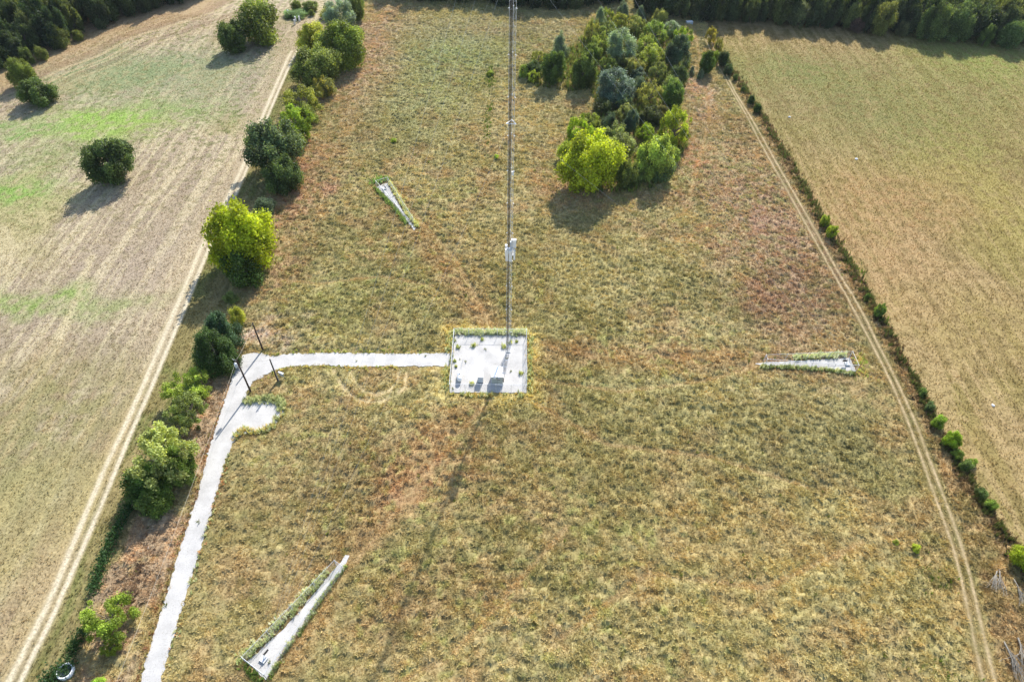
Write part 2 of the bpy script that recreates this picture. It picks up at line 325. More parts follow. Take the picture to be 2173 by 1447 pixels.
def mat_gravel():
    m, n, b, o = new_mat('gravel')
    tc = n.nodes.new('ShaderNodeTexCoord')
    nz = n.nodes.new('ShaderNodeTexNoise'); nz.inputs['Scale'].default_value = 5; nz.inputs['Detail'].default_value = 8; nz.inputs['Roughness'].default_value = .75
    n2 = n.nodes.new('ShaderNodeTexNoise'); n2.inputs['Scale'].default_value = .35; n2.inputs['Detail'].default_value = 4
    for q in (nz, n2): n.links.new(tc.outputs['Object'], q.inputs['Vector'])
    r1 = n.nodes.new('ShaderNodeValToRGB'); e = r1.color_ramp.elements
    e[0].position = .30; e[0].color = (.22, .19, .14, 1); e[1].position = .43; e[1].color = (.48, .462, .43, 1)
    k = e.new(.75); k.color = (.585, .568, .535, 1)
    n.links.new(nz.outputs[0], r1.inputs[0])
    mr = n.nodes.new('ShaderNodeMapRange'); mr.inputs[1].default_value = .3; mr.inputs[2].default_value = .7; mr.inputs[3].default_value = .82; mr.inputs[4].default_value = 1.1
    n.links.new(n2.outputs[0], mr.inputs[0])
    n3 = n.nodes.new('ShaderNodeTexNoise'); n3.inputs['Scale'].default_value = 1.3; n3.inputs['Detail'].default_value = 7; n3.inputs['Roughness'].default_value = .8; n.links.new(tc.outputs['Object'], n3.inputs['Vector'])
    r3 = n.nodes.new('ShaderNodeMapRange'); r3.inputs[1].default_value = .60; r3.inputs[2].default_value = .70; r3.inputs[3].default_value = 0; r3.inputs[4].default_value = .7; n.links.new(n3.outputs[0], r3.inputs[0])
    m3 = n.nodes.new('ShaderNodeMix'); m3.data_type = 'RGBA'; n.links.new(r3.outputs[0], m3.inputs['Factor']); n.links.new(r1.outputs[0], m3.inputs['A']); m3.inputs['B'].default_value = (.26, .23, .155, 1)
    mx = n.nodes.new('ShaderNodeVectorMath'); mx.operation = 'SCALE'; n.links.new(m3.outputs['Result'], mx.inputs[0]); n.links.new(mr.outputs[0], mx.inputs['Scale'])
    n.links.new(mx.outputs[0], b.inputs['Base Color'])
    bp = n.nodes.new('ShaderNodeBump'); bp.inputs['Strength'].default_value = .5; bp.inputs['Distance'].default_value = .05
    n.links.new(nz.outputs[0], bp.inputs['Height']); n.links.new(bp.outputs[0], b.inputs['Normal']); b.inputs['Roughness'].default_value = .95
    return m
M_ground = mat_ground(); M_grass = mat_leafy('dry_grass', False, .38); M_leaf = mat_leafy('foliage', True, .46); M_gravel = mat_gravel()
M_bark = mat_plain('bark', (.17, .14, .115), .9, 0, .3, 4)
M_dead = mat_plain('bleached_wood', (.25, .225, .18), .8, 0, .2, 4)
M_pole = mat_plain('creosote_wood', (.045, .024, .018), .85, 0, .3, 4)
M_steel = mat_plain('galvanised_steel', (.60, .62, .64), .5, .25, .12, 2)
M_wire = mat_plain('steel_wire', (.30, .31, .33), .55, .3, .1, 2)
M_dark = mat_plain('black_cable', (.035, .03, .03), .6, 0, .1, 2)
M_white = mat_plain('white_paint', (.80, .80, .80), .5, 0, .05, 2)
M_panel = mat_plain('grey_green_panel', (.40, .42, .38), .6, 0, .08, 1.5)
M_grey = mat_plain('grey_cabinet_paint', (.50, .54, .58), .55, 0, .08, 1.5)
M_hole = mat_plain('dark_opening', (.02, .02, .02), .5, 0, .1, 2)
M_conc = mat_plain('pale_concrete', (.66, .66, .64), .9, 0, .12, 3)
M_water = mat_plain('dark_water', (.10, .12, .12), .08, 0, .1, 1)
M_cable = mat_plain('pale_wire', (.55, .50, .40), .6, 0, .1, 2)

rng = np.random.default_rng(7); random.seed(7)

# ------------------------------------------------------------------ ground: one sheet reaching the horizon
def axis(a, b, step, far):
    core = np.arange(a, b + .01, step); o = []; d = step
    p = core[-1]
    while p < far: d *= 1.35; p += d; o.append(p)
    i = []; d = step; p = core[0]
    while p > -far: d *= 1.35; p -= d; i.append(p)
    return np.concatenate([np.array(i[::-1]), core, np.array(o)])
gx = axis(-210, 210, .42, 3500); gy = axis(18, 296, .42, 3500)
GX, GY = np.meshgrid(gx, gy); nx, ny = len(gx), len(gy)
gcol, gkind = ground_color(GX.ravel(), GY.ravel())
gz = bumps(GX.ravel(), GY.ravel(), gkind); gcol = np.where((gkind == 1)[:, None], gcol * 1.65, gcol)
idx = np.arange(nx * ny).reshape(ny, nx)
gf = np.stack([idx[:-1, :-1], idx[:-1, 1:], idx[1:, 1:], idx[1:, :-1]], -1).reshape(-1, 4)
g = link('ground', mesh_np('ground', np.stack([GX.ravel(), GY.ravel(), gz], 1), gf, M_ground, gcol, smooth=True)); tag(g, kind='structure')

# ------------------------------------------------------------------ gravel sheets and worn tracks
def ragged(pts, step=.35, amp=.16, seed=0, closed=True):
    rr = random.Random(seed); out = []; q = pts + ([pts[0]] if closed else [])
    for (a, b) in zip(q[:-1], q[1:]):
        L = math.dist(a, b); n = max(1, int(L / step))
        for k in range(n):
            t = k / n; out.append((a[0] + (b[0] - a[0]) * t + rr.gauss(0, amp), a[1] + (b[1] - a[1]) * t + rr.gauss(0, amp)))
    return out
def sheet(name, pts, z, mat):
    from mathutils.geometry import delaunay_2d_cdt
    vs = [Vector(p) for p in pts]; n = len(vs)
    r = delaunay_2d_cdt(vs, [], [list(range(n))], 1, 1e-4)
    me = bpy.data.meshes.new(name); me.from_pydata([(v.x, v.y, z) for v in r[0]], [], [list(t) for t in r[2]]); me.update(); me.materials.append(mat)
    for p in me.polygons:
        if p.normal.z < 0: p.flip()
    return tag(link(name, me), kind='structure')
sheet('gravel_road', ragged(gravel, .4, .13, 1), .03, M_gravel)
sheet('gravel_yard', ragged(pad, .4, .06, 2), .036, M_gravel)
for k, p in anchors.items(): sheet('gravel_strip', ragged(p, .35, .07, 3), .03, M_gravel)

def rut(name, pts, width, rgb, strength, seed, extra=None):
    """a worn wheel track: a thin sheet whose bare earth breaks up into the grass at its edges"""
    P = np.array(pts, float); s = np.concatenate([[0], np.cumsum(np.hypot(*np.diff(P, axis=0).T))])
    t = np.arange(0, s[-1], .5); X = np.interp(t, s, P[:, 0]); Y = np.interp(t, s, P[:, 1])
    k = np.ones(9) / 9; X = np.convolve(np.pad(X, 4, 'edge'), k, 'valid'); Y = np.convolve(np.pad(Y, 4, 'edge'), k, 'valid')
    dx = np.gradient(X); dy = np.gradient(Y); L = np.hypot(dx, dy); nxx, nyy = -dy / L, dx / L
    m = 15; o = np.linspace(-1, 1, m) * width
    VX = X[:, None] + nxx[:, None] * o; VY = Y[:, None] + nyy[:, None] * o
    base, _ = ground_color(VX.ravel(), VY.ravel())
    w = np.exp(-(o / (width * .42)) ** 2)[None] * np.ones((len(t), 1))
    w = w.ravel() * np.clip(.45 + 1.3 * (fbm(VX / .8, VY / .8, seed, 3).ravel() - .2), 0, 1.2) * strength * np.clip(.5 + 1.2 * fbm(VX / 9, VY / 9, seed + 3, 2).ravel(), .5, 1.2)
    c = mixc(base, lin(rgb) * ALB, np.clip(w, 0, 1))
    z = np.full(VX.size, .010 + (seed % 4) * .006); n = len(t); ii = np.arange(n * m).reshape(n, m)
    f = np.stack([ii[:-1, :-1], ii[1:, :-1], ii[1:, 1:], ii[:-1, 1:]], -1).reshape(-1, 4)
    return tag(link(name, mesh_np(name, np.stack([VX.ravel(), VY.ravel(), z], 1), f[:, ::-1], M_ground, c)), kind='structure')
rut('dirt_track', left_rut, 1.05, (244, 228, 192), 1.35, 51); rut('dirt_track', right_rut, .85, (246, 230, 196), 1.4, 52)
rut('dirt_track', east_left_rut, .6, (218, 194, 150), .85, 53); rut('dirt_track', east_right_rut, .62, (218, 194, 150), .9, 54)

# ------------------------------------------------------------------ grass
def tufts(x, y, h, r, col, blades, lean=.8, rg=rng, width=.2, z=None):
    """blades of grass: n tufts, every blade one bent-over triangle"""
    n = len(x); N = n * blades
    X = np.repeat(x, blades); Y = np.repeat(y, blades); Hh = np.repeat(h, blades) * rg.uniform(.55, 1.15, N); Rr = np.repeat(r, blades)
    a = rg.uniform(0, 2 * np.pi, N); b0 = rg.uniform(0, .55, N) * Rr; le = Rr * rg.uniform(.2, 1, N) * lean
    bx, by = X + np.cos(a) * b0, Y + np.sin(a) * b0
    a2 = a + rg.normal(0, .5, N); w = Rr * width * rg.uniform(.6, 1.4, N)
    tx, ty = bx + np.cos(a2) * le, by + np.sin(a2) * le
    V = np.empty((N, 3, 3)); px, py = -np.sin(a2) * w, np.cos(a2) * w
    V[:, 0] = np.stack([bx - px, by - py, np.full(N, -.05)], 1); V[:, 1] = np.stack([bx + px, by + py, np.full(N, -.05)], 1); V[:, 2] = np.stack([tx, ty, Hh], 1)
    if z is not None: V[:, :, 2] += np.repeat(z, blades)[:, None]
    C = np.repeat(col, blades, 0) * rg.uniform(.78, 1.25, (N, 1)); C = np.repeat(C[:, None], 3, 1)
    return V.reshape(-1, 3), np.clip(C.reshape(-1, 3), .003, .85)
def grass_object(name, parts):
    V = np.concatenate([p[0] for p in parts]); C = np.concatenate([p[1] for p in parts])
    o = link(name, mesh_np(name, V, np.arange(len(V)).reshape(-1, 3), M_grass, C)); return tag(o, kind='stuff')
def clear_mask(x, y):
    k = ~inside(x, y, gravel) & ~inside(x, y, pad)
    for p in anchors.values(): k &= ~inside(x, y, p)
    d = np.minimum(poly_dist(x, y, left_rut), poly_dist(x, y, right_rut)); k &= d > .5
    d = np.minimum(poly_dist(x, y, east_left_rut), poly_dist(x, y, east_right_rut)); k &= d > .38
    d = np.minimum(poly_dist(x, y, arc_out), poly_dist(x, y, arc_in)); k &= d > .33
    return k
def in_view(x, y, m=36):
    dep = y * math.cos(PITCH) + 100 * math.sin(PITCH)
    return (np.abs(x) < dep * .80 + m) & (y > 21) & (y < 290)
n0 = 330000
x = rng.uniform(-70, 84, n0); y = 22 + (285 - 22) * rng.uniform(0, 1, n0) ** 1.12
c, kd = ground_color(x, y); k = (kd == 1) & in_view(x, y) & clear_mask(x, y)
x, y, c = x[k], y[k], c[k]
cl = sm(.25, .75, fbm(x / 2.1, y / 2.1, 61, 2)); cl2 = fbm(x / 14, y / 14, 62, 2)
h = (.13 + .22 * cl) * (.6 + .8 * cl2); zb = bumps(x, y, np.ones(len(x)))
grass_object('tall_grass', [tufts(x, y, h, rng.uniform(.24, .5, len(x)), c * 2.25 * (.85 + .35 * cl)[:, None], 8, 1.0, z=zb)])
n0 = 520000
x = rng.uniform(-225, 232, n0); y = 22 + (262 - 22) * rng.uniform(0, 1, n0)
c, kd = ground_color(x, y); k = (kd != 1) & in_view(x, y) & clear_mask(x, y)
x, y, c, kd = x[k], y[k], c[k], kd[k]
cl = sm(.3, .8, fbm(x / 1.5, y / 1.5, 63, 2))
h = np.where(kd == 3, .28, np.where(kd == 2, .2, .14)) * (.5 + cl)
grass_object('mown_grass', [tufts(x, y, h, rng.uniform(.14, .3, len(x)), c * 1.12 * (.85 + .3 * cl)[:, None], 4)])

# ------------------------------------------------------------------ weeds that crowd the gravel edges, the yard fence and the east fence row
def along(pts, per_m, spread, rg=rng):
    P = np.array(pts, float); s = np.concatenate([[0], np.cumsum(np.hypot(*np.diff(P, axis=0).T))]); n = int(s[-1] * per_m)
    t = rg.uniform(0, s[-1], n); return np.interp(t, s, P[:, 0]) + rg.normal(0, spread, n), np.interp(t, s, P[:, 1]) + rg.normal(0, spread, n)
def weed_band(pts, per_m, spread, h, rgbs, keep=None, patch=0, bright=2.2):
    x, y = along(pts, per_m, spread)
    if patch: k = fbm(x / 2.5, y / 2.5, 71, 2) > patch; x, y = x[k], y[k]
    if keep is not None: k = keep(x, y); x, y = x[k], y[k]
    for p in anchors.values(): k = ~inside(x, y, p); x, y = x[k], y[k]
    n = len(x); cc = lin(np.array(rgbs, float)) * ALB; c = cc[rng.integers(0, len(cc), n)]
    return tufts(x, y, h * rng.uniform(.6, 1.2, n), rng.uniform(.25, .5, n), c * bright, 10, .7)
PALE = [(184, 190, 146), (162, 170, 124), (200, 198, 154), (146, 154, 108)]
YEL = [(194, 184, 116), (168, 168, 100), (200, 178, 116)]
W = []
W.append(weed_band([(-12.3, 95.6), (3.2, 95.8)], 30, .36, 1.0, PALE, None, 0, 3))
W.append(weed_band([(3.9, 95.5), (3.8, 79.8)], 12, .3, .8, PALE + YEL))
W.append(weed_band([(-13.1, 95.2), (-13.0, 90.2)], 16, .45, 1.0, PALE + YEL)); W.append(weed_band([(-12.9, 85.6), (-12.7, 80)], 14, .45, .9, PALE + YEL))
W.append(weed_band([(-11.5, 78.7), (3, 79)], 10, .35, .8, PALE + YEL, patch=.42))
A, B_, C_ = anchors['A'], anchors['B'], anchors['C']
W.append(weed_band([(-38, 30.2), (-36.6, 31.4), (-34.4, 34.2), (-32.6, 36.6), (-30.5, 40), (-28.4, 43)], 26, .5, .75, PALE, None, 0, 3.2))
W.append(weed_band([(-37.4, 29.2), (-33.6, 27)], 10, .35, .8, [(120, 140, 70), (100, 120, 60)])); W.append(weed_band([(-33.1, 28), (-31.7, 31.6), (-29.5, 36.2), (-27, 41.6), (-25.4, 44.5)], 10, .22, .7, PALE + [(150, 170, 80)]))
W.append(weed_band([(-33.6, 150.6), (-32.2, 147.6), (-30.2, 143.3), (-28.2, 139.2), (-26.2, 135.2), (-23.7, 131.4)], 16, .3, .8, PALE + YEL, None, 0, 2.8)); W.append(weed_band([(-38, 150), (-36.5, 152), (-34.2, 151.8)], 14, .7, 1.1, [(120, 145, 80), (140, 165, 90)])); W.append(weed_band([(-37, 147.6), (-34.8, 144.6), (-31.4, 140), (-27, 132.8)], 11, .3, .9, [(120, 140, 74), (140, 160, 90)]))
W.append(weed_band([(58, 90), (62, 90.6), (69, 91.3)], 20, .35, .9, PALE, None, 0, 3)); W.append(weed_band([(50.5, 87.5), (58, 87.4), (63.6, 86.9), (69, 86.2)], 13, .26, .9, PALE + [(110, 125, 66)])); W.append(weed_band([(71, 91), (71.6, 88.5), (71, 85.6)], 26, .9, .5, YEL + [(170, 190, 90)]))
nogr = lambda x, y: ~inside(x, y, gravel)
W.append(weed_band(gravel[24:30], 7, .55, .45, YEL + [(160, 170, 90)], nogr)); W.append(weed_band(gravel[17:24], 6, .5, .5, [(140, 150, 80), (176, 180, 100)], nogr, .4)); W.append(weed_band(gravel[41:51], 6, .5, .5, PALE + [(190, 150, 110)], nogr, .4)); W.append(weed_band(gravel[1:12], 5, .5, .4, [(176, 136, 100), (170, 160, 100)], nogr, 0, 1.6))
W.append(weed_band([(-50.8, 76), (-48.6, 76.7), (-45.5, 76.9), (-43.5, 76.4), (-43.1, 74.5)], 24, .45, 1.0, PALE)); W.append(weed_band([(-43.3, 73), (-44.3, 70.2), (-47, 69.2), (-49.6, 69.6), (-50, 67.8)], 15, .4, .8, PALE + YEL))
grass_object('roadside_weeds', W)
W = [weed_band([(p[0] - .3, p[1]) for p in right_fence if 25 < p[1] < 235], 13, .75, .85, [(128, 106, 78), (112, 98, 70), (104, 98, 62), (150, 124, 92)], None, .22, 1.5), weed_band([(p[0] - .2, p[1]) for p in right_fence if 25 < p[1] < 235], 10, .6, 1.2, [(104, 112, 62), (96, 110, 56)], None, .42, 1.5)]
W.append(weed_band([(-57.4, 48), (-57.6, 42), (-57, 36)], 14, .8, .7, [(150, 132, 112), (128, 106, 86)])); W.append(weed_band([(-62, 232), (-61, 205), (-60.2, 180), (-60, 150), (-59, 128)], 3, .8, .7, [(168, 120, 92), (140, 110, 76)], None, .5))
grass_object('fence_row_brush', W)
W = []
for (bx, by, rx, ry, s) in ((-9, 215, .9, 3.4, 150), (-8.3, 209, .9, 2.4, 110), (-8.5, 192, .7, 2, 60), (-8.8, 184, .8, 5, 110), (-8.6, 175, .8, 4, 70), (79.6, 120, 1.2, 4, 120), (81, 101, .6, 1, 20), (67, 45, 2.2, 2, 60), (62, 30, 2.6, 2, 80), (38, 45, 1, 1, 14)):
    xx = rng.normal(bx, rx, s); yy = rng.normal(by, ry, s); W.append(tufts(xx, yy, rng.uniform(.4, .8, s), rng.uniform(.2, .4, s), lin(np.array([(160, 190, 60), (140, 170, 66), (120, 150, 60)], float))[rng.integers(0, 3, s)] * ALB * .9, 8))
grove = [(3,208),(9,207),(13,206),(18,204),(24,205),(25,196),(24,186),(20,180),(14,172),(13,156),(17,147),(25,147),(31,148),(38,151),(43,156),(46,164),(50,172),(49,182),(51,193),(54,205),(57,216),(60,226),(61,238),(60,250),(56,260),(48,266),(38,267),(28,262),(24,250),(21,240),(17,234),(10,226),(4,218)]
xx = rng.uniform(2, 62, 9000); yy = rng.uniform(146, 268, 9000); k = inside(xx, yy, grove); xx, yy = xx[k], yy[k]; m_ = len(xx)
W.append(tufts(xx, yy, rng.uniform(.6, 2.6, m_), rng.uniform(.4, .9, m_), lin(np.array([(110, 122, 60), (90, 104, 50), (128, 120, 66), (120, 138, 60)], float))[rng.integers(0, 4, m_)] * ALB * 1.9, 9, .7))
n = 420; xx = rng.uniform(-60, 70, n); yy = rng.uniform(26, 170, n); W.append(tufts(xx, yy, rng.uniform(.3, .7, n), rng.uniform(.3, .6, n), np.tile(lin((156, 168, 76)) * ALB * .9, (n, 1)), 10))
grass_object('green_weeds', W)

# ------------------------------------------------------------------ trees
ZS = 1.9      # crowns are modelled 1.9 radii tall, so that leaves keep their shape on a scaled tree
def leaves(c, r, n, size, rg, squash=.9, lo=.5):
    """n leaf cards spread through the lobes' volumes"""
    c = np.asarray(c); r = np.asarray(r); p = r ** 2 / (r ** 2).sum(); k = rg.choice(len(r), n, p=p)
    d = rg.normal(size=(n, 3)); d[:, 2] += .25; d /= np.linalg.norm(d, axis=1)[:, None]
    rad = rg.uniform(lo, 1.12, n) + (rg.random(n) < .25) * rg.uniform(0, .55, n)
    pos = c[k] + d * (r[k] * rad)[:, None] * np.array([1, 1, squash])
    nr = d * .35 + np.array([0, 0, .6]) + rg.normal(size=(n, 3)) * .62; nr /= np.linalg.norm(nr, axis=1)[:, None]
    t = np.cross(nr, rg.normal(size=(n, 3))); t /= np.linalg.norm(t, axis=1)[:, None] + 1e-9; b = np.cross(nr, t)
    s = size * rg.uniform(.6, 1.3, n)[:, None]
    pos = pos * np.array([1, 1, ZS])
    V = np.stack([pos - t * s, pos + b * s * .55, pos + t * s, pos - b * s * .55], 1)
    lt = rg.uniform(.62, 1.38, len(r)); ti = lt[k] * rg.uniform(.62, 1.4, n)
    return V.reshape(-1, 3), np.repeat(ti, 4)
PROTO = {}
def make_proto(kind, seed):
    rg = np.random.default_rng(seed * 131 + len(kind) + 40); L = []; Rr = []
    if kind in ('oak', 'tall', 'bush', 'airy'):
        nl = dict(oak=60, tall=30, bush=30, airy=44)[kind]
        zc, sz = dict(oak=(.56, .36), tall=(.60, .34), bush=(.42, .42), airy=(.58, .32))[kind]
        lr = dict(oak=(.12, .25), tall=(.17, .33), bush=(.17, .34), airy=(.08, .19))[kind]
        q = rg.uniform(0, 6.28)
        for i in range(nl):
            d = rg.normal(size=3); d /= np.linalg.norm(d); f = rg.uniform(.35, 1.0) ** .6
            rr = rg.uniform(*lr); m = 1 - rr * .9
            lump = 1 + .06 * math.sin(3 * math.atan2(d[1], d[0]) + q) + .05 * math.sin(2 * math.atan2(d[1], d[0]) - q)
            z = zc + d[2] * f * sz * (1 - rr * .35)
            L.append((d[0] * f * m * lump, d[1] * f * m * lump, max(z, .12))); Rr.append(rr)
        n, s = dict(oak=(24000, .038), tall=(9000, .055), bush=(9000, .052), airy=(8500, .037))[kind]
        sq = dict(oak=.6, tall=.5, bush=.6, airy=.55)[kind]
        V, T = leaves(L, Rr, n, s, rg, sq, .35)
        pass
    else:
        n = 20000; cone = kind == 'cedar'
        for i in range(46):
            z = rg.uniform(0, 1) ** (1.25 if cone else 1.0)
            prof = (1 - z) ** .8 * .92 + .06 if cone else math.sqrt(max(0, 1 - (z * 1.7 - .72) ** 2)) * .86 if z < 1.0 else .1
            a = rg.uniform(0, 6.28); f = rg.uniform(.5, 1); rr = rg.uniform(.16, .26) * (.55 + .45 * prof)
            L.append((math.cos(a) * prof * f * .86, math.sin(a) * prof * f * .86, .06 + z * .88)); Rr.append(rr)
        V, T = leaves(L, Rr, n, .033, rg, .75 if not cone else .95, .4)
    rad = np.hypot(V[:, 0], V[:, 1]); V[:, :2] /= np.percentile(rad, 97)
    z0, z1 = np.percentile(V[:, 2], 1.5), np.percentile(V[:, 2], 99.6); lo = dict(tall=.04, airy=.06, oak=.05).get(kind, .02)
    V[:, 2] = np.maximum(lo + (V[:, 2] - z0) / (z1 - z0) * (1 - lo), .01) * ZS
    crown = mesh_np('crown', V, np.arange(len(V)).reshape(-1, 4), M_leaf, None, T)
    mb = MB(); th = .035 if kind != 'airy' else .045
    mb.tube([(0, 0, -.02), (rg.normal(0, .02), rg.normal(0, .02), .2), (rg.normal(0, .05), rg.normal(0, .05), .45), (0, 0, .72)], [th * 1.3, th, th * .7, th * .25], 7)
    for i in rg.choice(len(L), min(len(L), 12 if kind == 'airy' else 8), replace=False):
        e = L[i]; z0 = min(.42, e[2] * .55)
        mb.tube([(0, 0, z0), (e[0] * .45, e[1] * .45, z0 * .45 + e[2] * .55), (e[0] * .95, e[1] * .95, e[2])], [th * .55, th * .38, th * .12], 5)
    mb.v = [(p[0], p[1], p[2] * ZS) for p in mb.v]
    me = bpy.data.meshes.new('trunk'); me.from_pydata(mb.v, [], mb.f); me.update(); me.materials.append(M_bark)
    PROTO[(kind, seed)] = (crown, me)
NSEED = dict(oak=4, airy=4, bush=4, cedar=2, roundcedar=3, tall=6)
for kd_, ns in NSEED.items():
    for s in range(ns): make_proto(kd_, s)
cnt = {}
def tree(kind, x, y, a, h, rgb, name, label, cat='tree', group=None, small=False):
    i = cnt.get(kind, 0); cnt[kind] = i + 1; cr, tr = PROTO[(kind, i % NSEED[kind])]
    t = thing(name, label, cat, (x, y, -.08), group, random.uniform(0, 6.28)); t.scale = (a, a, h / ZS)
    if group == FG and kind == 'bush': t.scale = (a * random.uniform(.75, 1), a * random.uniform(.9, 1.35), h * .9 / ZS)
    c = link('crown', cr, t); j = random.uniform(.88, 1.12) * {'airy': 2.2, 'tall': 1.5, 'roundcedar': 2.3, 'bush': 1.9}.get(kind, 1.75)
    if group == 'trees of the overgrown grove' and kind == 'oak' and rgb[0] < .2: j *= 1.3
    if kind == 'airy' and rgb[1] > .22: j *= .72
    c.color = (rgb[0] * j, rgb[1] * j, rgb[2] * j * random.uniform(.85, 1.15), 1)
    link('trunk', tr, t)
    return t
DG = (.066, .098, .028); MG = (.115, .145, .034); YG = (.22, .235, .042); LIME = (.20, .245, .032); OL = (.18, .185, .058); BG = (.135, .175, .108); CED = (.050, .086, .022); GOLD = (.22, .20, .04); BR = (.13, .105, .055)
HG = 'trees and bushes of the west hedgerow'; GG = 'trees of the overgrown grove'; FG = 'bushes of the east fence row'
